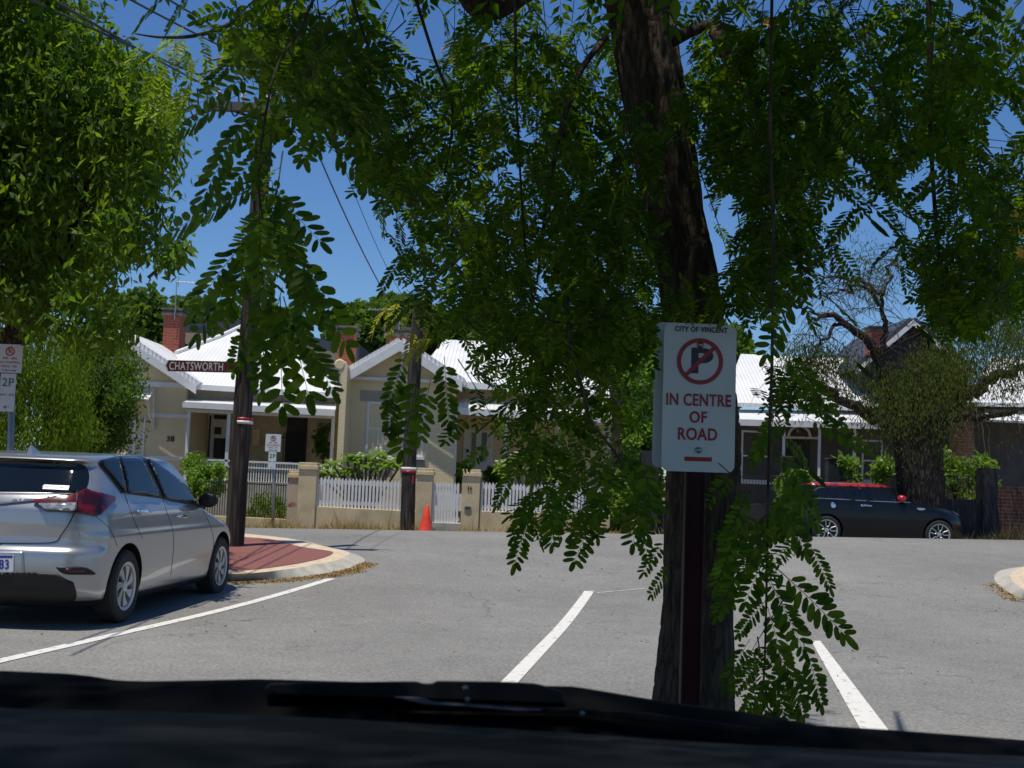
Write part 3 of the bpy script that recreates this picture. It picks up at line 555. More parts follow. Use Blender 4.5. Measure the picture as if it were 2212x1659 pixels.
for k, hh in ((0, 4), (14, 2.5), (47, 3)):
    p0, p1 = P(434, 990 + k, DV + .1), P(713, 1002.5 + k, DV + .1); e = hh * DV / FP
    b.prism([p0, p1, p1 - Vector((0, 0, e)), p0 - Vector((0, 0, e))], (0, .07, 0))
b.build('balustrade', M['white'], h38)
mb = MB(); bxp(mb, 447, 892, 492, 1045, DW - .06, DW - .002); dr = mb.build('front_door', M['white'], h38)
for r_ in ((450, 897, 454, 990), (463, 922, 478, 938), (461, 946, 486, 990), (462, 896, 490, 905)):
    mb = MB(); bxp(mb, *r_, DW - .08, DW - .062); mb.build('pane', M['glass'], dr)
mb = MB(); bxp(mb, 618, 902, 662, 1000, DW - .05, DW - .002); wd_ = mb.build('window', M['dark'], h38)
b = MB()
for X in np.arange(612, 662, 4.2): bxp(b, X - .6, 932, X + .6, 1000, DW - .12, DW - .10)
bxp(b, 608, 944, 662, 947, DW - .14, DW - .12); b.build('security_grille', M['iron'], wd_)
mb = MB(); bxp(mb, 685, 905, 712, 922, DW - .25, DW - .002); mb.build('air_conditioner', M['quoin'], h38)
mb = MB(); bxp(mb, 545, 926, 560, 962, DW - .2, DW - .002); mb.build('meter_box', M['render'], h38)
mb = MB(); p = P(460, 836, DV + 1.0); mb.lathe(p, [(.02, -.05), (.07, -.04), (.08, .02), (.04, .08)], 12, 'y'); mb.tube([p, p + Vector((.06, .2, .1))], .02, 6); mb.build('floodlight', M['white'], h38)
c1 = chimney(h38, 352, 387, 665, 681, 763, 36.5); antenna(c1, P(377, 690, 36.4), 1.15, (1, .15, 0), 1.1)
# --- house 36
D6 = 32.0
h36 = thing('house', P(870, 1150, 32.5), 'beige house behind the white picket fence, with the frangipani in front of its gable', 'house')
gL, gA, gR = P(738, 816, D6), P(868, 741, D6), P(1000, 828, D6)
mb = MB(); mb.prism([P(744, 1150, D6), P(980, 1158, D6), P(980, 812, D6), Vector((gA.x, D6, gA.z - .1)), P(744, 804, D6)], (0, 8, 0)); mb.build('wall', M['paintbrick'], h36)
gable(h36, gL + Vector((0, -.4, 0)), gA + Vector((0, -.4, 0)), gR + Vector((0, -.4, 0)), 8.5, M['roof'])
barge(h36, gL, gA, gR, D6 - .41, .25)
mb = MB(); mb.prism([P(748, 812, D6 - .1), P(992, 822, D6 - .1), P(992, 829, D6 - .1), P(748, 819, D6 - .1)], (0, -.06, 0)); mb.build('collar_board', M['white'], h36)
mb = MB(); bxp(mb, 865, 752, 872, 815, D6 - .1, D6 - .003); mb.build('king_post', M['white'], h36)
mb = MB(); bxp(mb, 778, 845, 915, 868, D6 - .012, D6 + .02); mb.build('lintel', M['quoin'], h36)
mb = MB(); bxp(mb, 780, 987, 925, 1006, D6 - .012, D6 + .02); mb.build('window_apron', M['quoin'], h36)
sash_window(h36, 792, 868, 844, 983, D6, 3); sash_window(h36, 869, 871, 916, 986, D6, 3)
mb = MB(); mb.tube([P(745, 828, D6 - .08), P(741, 1000, D6 - .08), P(738, 1050, D6 - .08)], .05, 8); mb.build('downpipe', M['white'], h36, smooth=True)
mb = MB(); bxp(mb, 728, 790, 742, 1150, D6 - .9, D6 + 7); p = P(734, 785, D6 - .9)
mb.lathe(p + Vector((0, 0, -.02)), [(.11, -.02), (.14, 0), (.14, .5), (.1, .52)], 14, 'y'); mb.build('party_wall', M['paintbrick'], h36)
chimney(h36, 729, 764, 703, 722, 788, 34.5, .6); c2 = chimney(h36, 834, 880, 706, 727, 760, 37.0, .8, True); antenna(c2, P(862, 712, 36.8), .6, (-1, .1, 0), 1.0, 6)
mb = MB(); bxp(mb, 980, 845, 1325, 1160, 34.6, 39); mb.build('wall', M['paintbrick'], h36)
eL, eR, ap = P(985, 822, 33.2), P(1350, 856, 33.2), P(1040, 736, 37.6); nrm = (eR - eL).cross(ap - eL)
roofslab('roof', [eL, eR, onplane(1120, 740, eL, nrm), onplane(960, 733, eL, nrm), onplane(930, 770, eL, nrm)], M['roof'], h36, .12)
mb = MB(); mb.prism([eL, eR, eR - Vector((0, 0, .16)), eL - Vector((0, 0, .16))], (0, -.1, 0)); mb.build('gutter', M['white'], h36)
v0, v1 = P(990, 880, 32.2), P(1318, 900, 32.2)
roofslab('verandah_roof', [v0, v1, P(1322, 872, 34.5), P(992, 856, 34.5)], M['roof'], h36, .06)
mb = MB(); mb.prism([v0, v1, v1 - Vector((0, 0, .18)), v0 - Vector((0, 0, .18))], (0, -.1, 0)); mb.build('gutter', M['white'], h36)
for X in (1091, 1206, 1312): mb = MB(); bxp(mb, X - 3, 895, X + 3, 1060, 32.3, 32.38); mb.build('post', M['white'], h36)
mb = MB(); mb.tube([P(985, 880, 32.1), P(980, 1045, 32.1)], .05, 8); mb.build('downpipe', M['white'], h36, smooth=True)
mb = MB(); bxp(mb, 1000, 928, 1064, 1045, 34.52, 34.598); dr = mb.build('front_door', M['white'], h36)
for r_ in ((1018, 934, 1028, 996), (1040, 934, 1051, 996)): mb = MB(); bxp(mb, *r_, 34.5, 34.518); mb.build('pane', M['glass'], dr)
for r_ in ((1014, 1002, 1031, 1035), (1037, 1002, 1054, 1035)): mb = MB(); bxp(mb, *r_, 34.5, 34.518); mb.build('door_panel', M['white'], dr)
mb = MB(); mb.lathe(P(1010, 973, 34.48), [(.03, -.02), (.045, 0), (.03, .03)], 10, 'y'); mb.build('door_knob', M['iron'], dr)
# --- rear house with dark roof
hr = thing('house', P(560, 1000, 46), 'pale upper storey with a charcoal roof rising behind the white hipped roof', 'house')
mb = MB(); bxp(mb, 420, 735, 770, 1000, 46, 56); mb.build('wall', M['greyrender'], hr)
mb = MB(); mb.prism([P(388, 716, 45), P(388, 702, 45), P(520, 690, 45), P(560, 700, 45), P(740, 742, 45), P(800, 800, 45), P(800, 816, 45), P(735, 762, 45), P(560, 722, 45)], (0, 12, 0)); mb.build('roof', M['darkroof'], hr)
mb = MB(); mb.prism([P(400, 717, 45.2), P(560, 722, 45.2), P(735, 762, 45.2), P(735, 800, 46), P(560, 760, 46), P(400, 742, 46)], (0, .1, 0)); mb.build('eave_lining', M['white'], hr)
mb = MB(); bxp(mb, 682, 752, 704, 775, 45.96, 46.0); mb.build('window', M['glass'], hr)
# --- grey house on the right
D4 = 34.0
h34 = thing('house', P(1850, 1160, 35), 'grey house with white iron verandah roof, half hidden by the big gnarled tree', 'house')
mb = MB(); bxp(mb, 1595, 900, 2300, 1170, 36.5, 42); mb.build('wall', M['greyrender'], h34)
mb = MB(); bxp(mb, 2100, 850, 2330, 1170, 35.5, 36.4); mb.build('wall', M['greyrender'], h34)
e0, e1, ap = P(1560, 868, 35), P(1900, 880, 35), P(1700, 764, 39); nrm = (e1 - e0).cross(ap - e0)
roofslab('roof', [e0, e1, onplane(1865, 775, e0, nrm), onplane(1600, 764, e0, nrm)], M['roof'], h34, .12)
e0, e1, ap = P(2090, 868, 34.5), P(2330, 872, 34.5), P(2200, 770, 38.5); nrm = (e1 - e0).cross(ap - e0)
roofslab('roof', [e0, e1, onplane(2330, 775, e0, nrm), onplane(2140, 772, e0, nrm)], M['roof'], h34, .12)
gL, gA, gR = P(1842, 800, 36), P(1965, 694, 36), P(2098, 812, 36)
mb = MB(); mb.prism([P(1860, 905, 36), P(2090, 905, 36), P(2090, 810, 36), Vector((gA.x, 36, gA.z - .1)), P(1860, 792, 36)], (0, 5, 0)); mb.build('gable', M['darkwall'], h34)
gable(h34, gL + Vector((0, -.3, 0)), gA + Vector((0, -.3, 0)), gR + Vector((0, -.3, 0)), 6, M['darkroof']); barge(h34, gL, gA, gR, 35.69, .16)
chimney(h34, 1882, 1912, 704, 716, 762, 35.0, .6)
v0, v1 = P(1585, 905, 33.6), P(1950, 915, 33.6)
roofslab('verandah_roof', [v0, v1, P(1945, 890, 35.9), P(1590, 884, 35.9)], M['roof'], h34, .06)
mb = MB(); mb.prism([v0, v1, v1 - Vector((0, 0, .17)), v0 - Vector((0, 0, .17))], (0, -.1, 0)); mb.build('gutter', M['white'], h34)
v0, v1 = P(2128, 905, 33.6), P(2320, 915, 33.6)
roofslab('verandah_roof', [v0, v1, P(2320, 888, 35.4), P(2128, 882, 35.4)], M['roof'], h34, .06)
for X in (1693, 1770, 1846): mb = MB(); bxp(mb, X - 2.5, 915, X + 2.5, 1060, 33.7, 33.78); mb.build('post', M['white'], h34)
mb = MB(); bxp(mb, 1693, 945, 1748, 1060, 36.42, 36.49); dr = mb.build('front_door', M['dark'], h34)
mb = MB(); c = P(1727, 943, 36.3); ps = [c + Vector((math.cos(a), 0, math.sin(a))) * .32 for a in np.linspace(0, math.pi, 11)]; mb.tube(ps, .04, 6); mb.tube([P(1690, 944, 36.3), P(1770, 946, 36.3)], .04, 6); mb.build('door_arch', M['white'], dr)
sash_window(h34, 1860, 950, 1905, 1040, 36.5, 0, True); sash_window(h34, 1600, 930, 1662, 1040, 36.5, 0, False)  # the first window's pale pane is a white reflection put into its colour
mb = MB(); bxp(mb, 2068, 860, 2100, 1160, 34.6, 35.3); mb.build('brick_pier', M['darkbrick'], h34)

# ------------------------------------------------------------------ front fences
def pillar(name, X0, Y0, X1, Y1, d, m, label, cat='pillar', cap=True, num=None, slot=False, group=None):
    p = P((X0 + X1) / 2, Y1, d); t = thing(name, (p.x, d, zt(p.x, d)), label, cat, group)
    mb = MB(); a, b, u, tt = bxp(mb, X0 + 2, Y0 + 14, X1 - 2, Y1, d, d + .42); mb.build('shaft', m, t, bevel=.012)
    mb = MB(); e = .03; mb.box((a - e, d - e, tt + .001), (b + e, d + .42 + e, tt + .10)); mb.box((a - .004, d - .004, tt + .10), (b + .004, d + .424, tt + .17)); mb.build('coping', M['render2'], t, bevel=.012)
    if num: hdigits(num, (X0 + X1) / 2 - 1, Y0 + 39, d - .01, 7, M['dark'], t, bold=.001)
    if slot:
        mb = MB(); bxp(mb, 1003, 1093, 1018, 1101, d - .02, d - .001); s_ = mb.build('letter_slot', M['galv'], t); mb = MB(); bxp(mb, 1005, 1095, 1016, 1099, d - .03, d - .0205); mb.build('flap', M['dark'], s_)
    return t
BT = 1162
oldp = mat('flaking_paint', (0.48, 0.38, 0.30), (0.26, 0.09, 0.06), 0.9, scale=2.2, bump=.3, lo=.36, hi=.40)
pillar('gate_pillar', 618, 1018, 644, BT, 29.3, oldp, 'shorter pinkish pillar with flaking paint beside the tan fence pillar', 'pillar')
pillar('gate_pillar', 640, 1000, 683, BT, 29.0, M['render2'], 'tan rendered pillar at the left end of the white picket fence', 'pillar')
pillar('gate_pillar', 896, 1012, 934, BT, 29.0, M['render2'], 'tan rendered pillar behind the orange cone', 'pillar')
pillar('gate_pillar', 994, 1015, 1037, BT, 29.0, M['render2'], 'tan rendered pillar with the number 36 and a letter slot', 'pillar', num='36', slot=True)
def lowwall(X0, Y0, X1, d, m, label, Y0b=None):
    a = P(X0, Y0, d); b = P(X1, Y0b if Y0b else Y0 + (X1 - X0) * .05, d); mb = MB()
    mb.prism([a, b, Vector((b.x, d, zt(b.x, d) - .05)), Vector((a.x, d, zt(a.x, d) - .05))], (0, .26, 0)); return tag(mb.build('low_wall', m, bevel=.01), label, 'wall')
lowwall(681, 1093, 898, 29.05, M['render2'], 'low tan rendered wall with dirty patches under the left picket panel', 1104)
lowwall(1036, 1103, 1318, 29.05, M['render2'], 'low tan rendered wall right of the pillar numbered 36', 1112)
lowwall(440, 1112, 619, 29.35, M['render2'], 'low cream wall carrying the black iron fence', 1121)
def pickets(name, X0, Y0, X1, Y1, h, d, label, cat, rails=(.16, .82), arch=0.0, step=7.55):
    p = P((X0 + X1) / 2, Y0 + h, d); t = thing(name, p, label, cat, 'white picket panels' if cat == 'picket fence' else None); n = int(round((X1 - X0) / step)); b = MB()
    for i in range(n + 1):
        s = i / n; X = X0 + (X1 - X0) * s; y = Y0 + (Y1 - Y0) * s - arch * math.sin(math.pi * s); top = P(X, y, d); bot = P(X, Y0 + (Y1 - Y0) * s + h, d); hw = .026 * (d / 29)
        q = MB(); q.prism([(top.x - hw, d, bot.z), (top.x + hw, d, bot.z), (top.x + hw, d, top.z - .07), (top.x + hw * 1.25, d, top.z - .06), (top.x, d, top.z), (top.x - hw * 1.25, d, top.z - .06), (top.x - hw, d, top.z - .07)], (0, .02, 0))
        q.build('picket', M['white'], t)
    for r_ in rails:
        a = P(X0 - 2, Y0 + h * r_, d); c = P(X1 + 2, Y1 + h * r_, d); e = .045
        q = MB(); q.prism([(a.x, d + .021, a.z + e), (c.x, d + .021, c.z + e), (c.x, d + .021, c.z - e), (a.x, d + .021, a.z - e)], (0, .04, 0)); q.build('rail', M['white'], t)
    return t
pickets('picket_fence', 687, 1029, 892, 1039, 66, 29.1, 'white picket panel between the leftmost tan pillar and the pillar by the cone', 'picket fence')
pickets('picket_fence', 1043, 1040, 1312, 1052, 66, 29.1, 'white picket panel right of the pillar numbered 36, behind hanging leaves', 'picket fence')
pickets('picket_gate', 938, 1040, 990, 1042, 88, 29.1, 'white picket gate between the cone pillar and the pillar numbered 36', 'gate', (.14, .9), 0, 6.4)
mb = MB(); bxp(mb, 932, 1129, 996, 1150, 29.0, 29.6); tag(mb.build('step', M['kerb'], bevel=.01), 'pale concrete step under the white picket gate', 'step')
t = pickets('picket_fence', 925, 1060, 1030, 1066, 40, 31.3, 'sunlit white picket side fence seen through the gate', 'side fence', (.2, .8), 0, 7)
# iron fence left
t = thing('iron_fence', P(530, 1115, 29.4), 'black iron bar fence standing on the low cream wall', 'fence')
b = MB()
for X in np.arange(442, 618, 5.2):
    y = 1036 + (X - 442) * .045; p, q = P(X, y, 29.45), P(X, y + 82, 29.45); b.tube([q, Vector((q.x, q.y, p.z))], .010, 5)
b.build('bars', M['iron'], t); b = MB()
for k in (4, 76): a, c = P(440, 1036 + k, 29.45), P(619, 1044 + k, 29.45); b.tube([a, c], .02, 4)
b.build('rails', M['iron'], t)
# dark wall on the right
def darkw(X0, Y0, X1, Y1, d, label, name='low_wall', th=.25, cat='wall', m='darkwall'):
    mb = MB(); a = P(X0, Y0, d); b_ = P(X1, Y1, d); mb.prism([a, b_, Vector((b_.x, d, zt(b_.x, d) - .1)), Vector((a.x, d, zt(a.x, d) - .1))], (0, th, 0)); return tag(mb.build(name, M[m]), label, cat)
darkw(1418, 1093, 2040, 1080, 29.2, 'long charcoal front wall behind the black and red hatchback')
darkw(2040, 1077, 2124, 1079, 29.1, 'short charcoal wall left of the dark gate pier, below the orange flowers')
darkw(1388, 973, 1424, 974, 29.0, 'tall charcoal pier left of the parking sign', 'gate_pier', .45, 'pier')
darkw(2124, 1010, 2156, 1011, 29.0, 'charcoal pier in front of the house at the right edge', 'gate_pier', .45, 'pier')
t = darkw(2156, 1050, 2330, 1056, 29.3, 'striped brick wall at the right edge of the street', 'brick_wall', .3, 'wall', 'darkbrick')
t = thing('iron_fence', P(1960, 1080, 29.3), 'dark thin bar fence above the charcoal wall in front of the grey house', 'fence'); b = MB()
for X in np.arange(1430, 2124, 6.5):
    q = P(X, 1084, 29.33); b.tube([q, q + Vector((0, 0, .62))], .007, 4)
b.build('bars', M['iron'], t); b = MB(); a, c = P(1428, 1030, 29.33), P(2124, 1028, 29.33); b.tube([a, c], .014, 4); b.build('rail', M['iron'], t)
# wheelie bins behind the right wall
def bin_(X0, Y0, X1, d, label):
    p = P((X0 + X1) / 2, Y0 + 60, d); W = (X1 - X0) * d / FP; t = thing('wheelie_bin', (p.x, d, zt(p.x, d)), label, 'bin', 'bins behind the charcoal wall'); top = P((X0 + X1) / 2, Y0, d).z; g = zt(p.x, d)
    x = p.x; h = top - g - .06; V = [(x + sx * W * k, d + sy * W * k * 1.1, g + z) for k, z in ((.38, .05), (.48, h)) for sx, sy in ((-1, -1), (1, -1), (1, 1), (-1, 1))]
    mb = MB(); mb.add(V, [(0, 1, 2, 3), (4, 5, 6, 7), (0, 1, 5, 4), (1, 2, 6, 5), (2, 3, 7, 6), (3, 0, 4, 7)]); mb.build('tub', M['iron'], t, bevel=.02)
    mb = MB(); mb.box((x - W * .53, d - W * .58, g + h + .002), (x + W * .53, d + W * .58, g + h + .06)); mb.build('lid', M['iron'], t, bevel=.02)
    mb = MB(); mb.tube([(x - W * .4, d + W * .45, g + .1), (x + W * .4, d + W * .45, g + .1)], .1, 12); mb.build('wheels', M['rubber'], t)
bin_(1784, 989, 1818, 30.2, 'dark wheelie bin beside the verandah post of the grey house'); bin_(1688, 985, 1714, 30.4, 'dark wheelie bin in front of the grey house door, nearer the sign')

# ------------------------------------------------------------------ power poles and wires
def pole(name, pts, rads, label):
    t = thing(name, pts[0], label, 'power pole'); mb = MB(); mb.tube(spl([Vector(p) for p in pts], 5), list(np.interp(np.linspace(0, len(pts) - 1, (len(pts) - 1) * 5 + 1), range(len(pts)), rads)), 20, jit=.012); mb.build('shaft', M['pole'], t, smooth=True); return t
g1 = G(506, 1180, .1); D1 = g1.y
pp = [Vector((g1.x, D1, zt(g1.x, D1) - .2)), P(523, 900, D1), P(540, 690, D1), P(556, 480, D1), P(575, 240, D1), P(590, 0, D1), P(603, -180, D1)]
r1 = 20.5 * D1 / FP
p1 = pole('power_pole', pp, [r1, r1 * .99, r1 * .96, r1 * .93, r1 * .90, r1 * .86, r1 * .82], 'tall leaning timber power pole with cross-arms, standing on the red paved corner')
def band(t, X, Y, h, d, rad, m, name='band'):
    c = P(X, Y, d); mb = MB(); k = h * d / FP / 2; mb.lathe(c, [(rad, -k), (rad + .006, -k), (rad + .006, k), (rad, k)], 20); mb.build(name, m, t, smooth=True)
band(p1, 525, 912, 7, D1, r1 * .965 + .004, M['white'], 'reflective_band'); band(p1, 525.6, 905, 6, D1, r1 * .965 + .004, M['signred'], 'reflective_band')
for y in (222, 248): band(p1, 577 - (y - 222) * .07, y, 4, D1, r1 * .91, M['galv'], 'steel_strap')
def crossarm(t, X0, Y0, X1, Y1, d, th=.055, ins=5):
    a, b_ = P(X0, Y0, d), P(X1, Y1, d); mb = MB(); dr_ = (b_ - a).normalized(); up = Vector((0, 0, 1)); sd = dr_.cross(up)
    mb.prism([a + up * th + sd * th, a - up * th + sd * th, a - up * th - sd * th, a + up * th - sd * th], b_ - a); ca = mb.build('cross_arm', M['cap'], t); tops = []
    for i in range(ins):
        s = (i + .3) / (ins - .4); c = a.lerp(b_, min(1, s)) + up * th; mb = MB(); mb.lathe(c, [(.012, 0), (.012, .05), (.04, .06), (.045, .09), (.03, .11), (.04, .13), (.02, .17)], 10); mb.build('insulator', M['white'], ca, smooth=True); tops.append(c + up * .15)
    return tops
d1 = D1 - r1 - .08
T1 = crossarm(p1, 455, 229, 702, 236, d1, .06); T2 = crossarm(p1, 470, 134, 700, 142, d1, .05, 4)
mb = MB()
for a, b_ in (((475, 229), (572, 262)), ((690, 236), (580, 262)), ((430, 160), (560, 118)), ((440, 132), (556, 112))): mb.tube([P(*a, d1 + .05), P(*b_, d1 + .05)], .02, 5)
for X in (412, 500, 640):   # jumper loops
    q = [P(X, 190, d1), P(X - 4, 225, d1), P(X + 6, 250, d1), P(X + 16, 236, d1), P(X + 14, 190, d1)]; mb.tube(spl(q, 5), .012, 5)
mb.build('bracket', M['iron'], p1)
mb = MB(); p = P(740, 205, d1 + .1); mb.tube([P(600, 195, d1 + .1), p], .03, 6); mb.build('lamp_arm', M['galv'], p1)
dp2 = 27.9
p2x = [P(879, 1162, dp2), P(884, 1000, dp2), P(892, 860, dp2), P(899, 740, dp2), P(903, 690, dp2), P(906, 650, dp2)]
r2 = 15.2 * dp2 / FP
p2 = pole('power_pole', p2x, [r2 * 1.05, r2, r2 * .95, r2 * .92, r2 * .88, r2 * .84], 'timber power pole on the far verge, next to the orange cone')
band(p2, 883.5, 1012, 6, dp2, r2 + .01, M['white'], 'reflective_band'); band(p2, 883.3, 1018.5, 5, dp2, r2 + .01, M['signred'], 'reflective_band')
mb = MB(); bxp(mb, 890, 1026, 894, 1044, dp2 - r2 - .02, dp2 - r2); mb.build('tag_plate', M['signred'], p2)
wg = 'overhead wires'
def wire(a, b_, sag, label, rad=.011, name='power_line'):
    n = 24; pts = [Vector(a).lerp(Vector(b_), i / n) - Vector((0, 0, sag * 4 * (i / n) * (1 - i / n))) for i in range(n + 1)]
    mb = MB(); mb.tube(pts, rad, 5, cap=False); return tag(mb.build(name, M['wire'], smooth=True), label, 'wire', wg)
def thr(T, X, Y, d): return P(X, Y, d)
wire(T1[0], P(-60, -105, 8.0), .03, 'power line in the upper left, second from the left tree', .013)
wire(T1[1], P(-60, -60, 8.5), .03, 'power line in the upper left, closest to the left tree', .013)
wire(T2[0], P(150, -74, 11), .02, 'power line in the upper left passing over the hanging leaf sprays', .013)
wire(T2[1], P(240, -78, 11), .02, 'power line at the upper left nearest the tall pole', .013)
wire(T1[3], P(838, 645, 28.5), .15, 'service cable slanting down through the blue gap right of the tall pole', .013)
wire(T1[4], P(905, 690, 28.0), .35, 'thin cable beside the service cable in the blue gap', .006)
wire(P(700, 90, 30), P(2600, 352, 30), .2, 'faint upper wire crossing the sky on the right', .012); wire(P(700, 120, 30), P(2600, 368, 30), .15, 'faint lower wire crossing the sky on the right', .012)

# ------------------------------------------------------------------ signs
RB = Vector((math.cos(0.02), math.sin(0.02), 0))
def rrect(w, h, r, n=6):
    out = []
    for cx, cy, a0 in ((w / 2 - r, h / 2 - r, 0), (-w / 2 + r, h / 2 - r, 90), (-w / 2 + r, -h / 2 + r, 180), (w / 2 - r, -h / 2 + r, 270)):
        for i in range(n + 1): a = R(a0 + 90 * i / n); out.append((cx + r * math.cos(a), cy + r * math.sin(a)))
    return out
def plate(M4, w, h, r, th, name, m, parent):
    mb = MB(); mb.prism([M4 @ Vector((x, y, 0)) for x, y in rrect(w, h, r)], (M4.to_3x3() @ Vector((0, 0, -th)))); return mb.build(name, m, parent)
def ringmesh(M4, c, r0, r1, th, name, m, parent, n=48, bar=None):
    V, F = [], []
    for k in range(n):
        a = 2 * math.pi * k / n
        for r_ in (r0, r1):
            for z in (0, th): V.append(M4 @ Vector((c[0] + r_ * math.cos(a), c[1] + r_ * math.sin(a), z)))
    for k in range(n):
        a = 4 * k; b_ = 4 * ((k + 1) % n); F += [(a + 1, a + 3, b_ + 3, b_ + 1), (a, a + 1, b_ + 1, b_), (a + 3, a + 2, b_ + 2, b_ + 3)]
    mb = MB(); mb.add(V, F)
    if bar:
        (x0, y0), (x1, y1), hw = bar; d = Vector((x1 - x0, y1 - y0)).normalized(); e = Vector((-d.y, d.x)) * hw
        mb.prism([M4 @ Vector((x0 + e.x, y0 + e.y, th * 1.2)), M4 @ Vector((x1 + e.x, y1 + e.y, th * 1.2)), M4 @ Vector((x1 - e.x, y1 - e.y, th * 1.2)), M4 @ Vector((x0 - e.x, y0 - e.y, th * 1.2))], M4.to_3x3() @ Vector((0, 0, -th * 1.2)))
    return mb.build(name, m, parent)
def TT(s, x, y, size, m, parent, M4, bold=0.0, sx=1.0, name='lettering', z=.0012): return text_obj(s, size, name, m, parent, M4 @ Matrix.Translation((x, y, z)), .0006, bold, sx)
# main sign : lean follows the post
DS = 3.72
c = P(1510.5, 859, DS); upv = (P(1514, 700, DS) - P(1508, 1018, DS)); upv.y = 0.0; upv.normalize()
rx = Vector((upv.z, 0.0, -upv.x)); rx = (rx + Vector((0, .05, 0))).normalized(); nz_ = rx.cross(upv)
MS = Matrix(((rx.x, upv.x, nz_.x, c.x), (rx.y, upv.y, nz_.y, c.y), (rx.z, upv.z, nz_.z, c.z), (0, 0, 0, 1)))
foot = P(1488, 1620, DS + .03); foot.z = 0
sg = thing('parking_sign', (foot.x, foot.y, 0), 'large white no parking sign on a maroon post close in front of the tree trunk', 'sign')
wS, hS = 159 * DS / FP, 320 * DS / FP; k = hS / 320
pl = plate(MS, wS, hS, .022, .002, 'sign_panel', M['signwhite'], sg)
def TF(t, X0, Y0, X1, Y1, m, bold=0.0, name='lettering'):
    '''lettering fitted to a rectangle of the panel'''
    fx = lambda X, Y: ((X - 1510.5 - .019 * (859 - Y)) * k, (859 - Y) * k)
    o = TT(t, 0, 0, (Y1 - Y0) * k * 1.38, m, pl, MS, bold, 1.0, name); Mi = (Matrix.Translation(wpos(pl)) ).inverted() ; ML = Matrix.Translation(-wpos(pl)) @ MS; MI = ML.inverted()
    L = [MI @ v.co for v in o.data.vertices]; a0, a1, b0, b1 = min(v.x for v in L), max(v.x for v in L), min(v.y for v in L), max(v.y for v in L)
    Ym = (Y0 + Y1) / 2; x0, x1 = fx(X0, Ym)[0], fx(X1, Ym)[0]; y0, y1 = fx(X0, Y1)[1], fx(X0, Y0)[1]
    for v, l in zip(o.data.vertices, L): v.co = ML @ Vector((x0 + (l.x - a0) * (x1 - x0) / (a1 - a0), y0 + (l.y - b0) * (y1 - y0) / (b1 - b0), l.z))
TF('CITY OF VINCENT', 1457, 704, 1573, 716, M['signblack'], .0006); TF('IN CENTRE', 1438.5, 850, 1580, 877, M['signred'], .0011); TF('OF', 1489, 888, 1527, 913.5, M['signred'], .0011); TF('ROAD', 1464, 924, 1549.5, 951, M['signred'], .0011)
TF('P', 1493, 750, 1541, 806, M['signblack'], .0035, 'symbol')
ringmesh(MS @ Matrix.Translation((0, 0, .001)), (0, 79.5 * k), 41.5 * k, 50.5 * k, .0012, 'prohibition_ring', M['signred'], pl, bar=((-32 * k, 47.5 * k), (32 * k, 111.5 * k), 4.4 * k))
mb = MB(); mb.prism([MS @ Vector((x * k, y * k, .0015)) for x, y in ((-30, -128), (30, -128), (30, -137), (-30, -137))], MS.to_3x3() @ Vector((0, 0, -.0015))); mb.build('red_bar', M['signred'], pl)
for yy in (115, -113):
    mb = MB(); q = MS @ Vector((0, yy * k, 0)); mb.lathe(q, [(7.2 * k, -.004), (7.0 * k, -.0055), (4.0 * k, -.009), (3.6 * k, -.012), (0.1 * k, -.0125)], 20, 'y'); mb.build('bolt', M['bolt'], sg, smooth=True)
MB2 = MS @ Matrix.Translation((-13 * k, 8 * k, -.062)); plate(MB2, wS, hS, .022, .002, 'back_panel', M['signwhite'], sg)
upl = (P(1508, 1018, DS + .03) - Vector((foot.x, foot.y, 0))); 
mb = MB(); tp = MS @ Vector((0, hS * .47, -.031)); n0 = Vector((foot.x, foot.y, -.1)); hw = 21 * DS / FP
mb.prism([n0 + Vector((-hw, -.027, 0)), n0 + Vector((hw, -.027, 0)), n0 + Vector((hw, .027, 0)), n0 + Vector((-hw, .027, 0))], tp - n0); mb.build('post', M['postmaroon'], sg, bevel=.004)
mb = MB()
for s_ in (-1, 1): mb.prism([n0 + Vector((s_ * (hw * .78) - .003, -.0292, 0)), n0 + Vector((s_ * (hw * .78) + .003, -.0292, 0)), n0 + Vector((s_ * (hw * .78) + .003, -.0272, 0)), n0 + Vector((s_ * (hw * .78) - .003, -.0272, 0))], (tp - n0) * .97)
mb.build('post_groove', M['postmaroon'], sg)
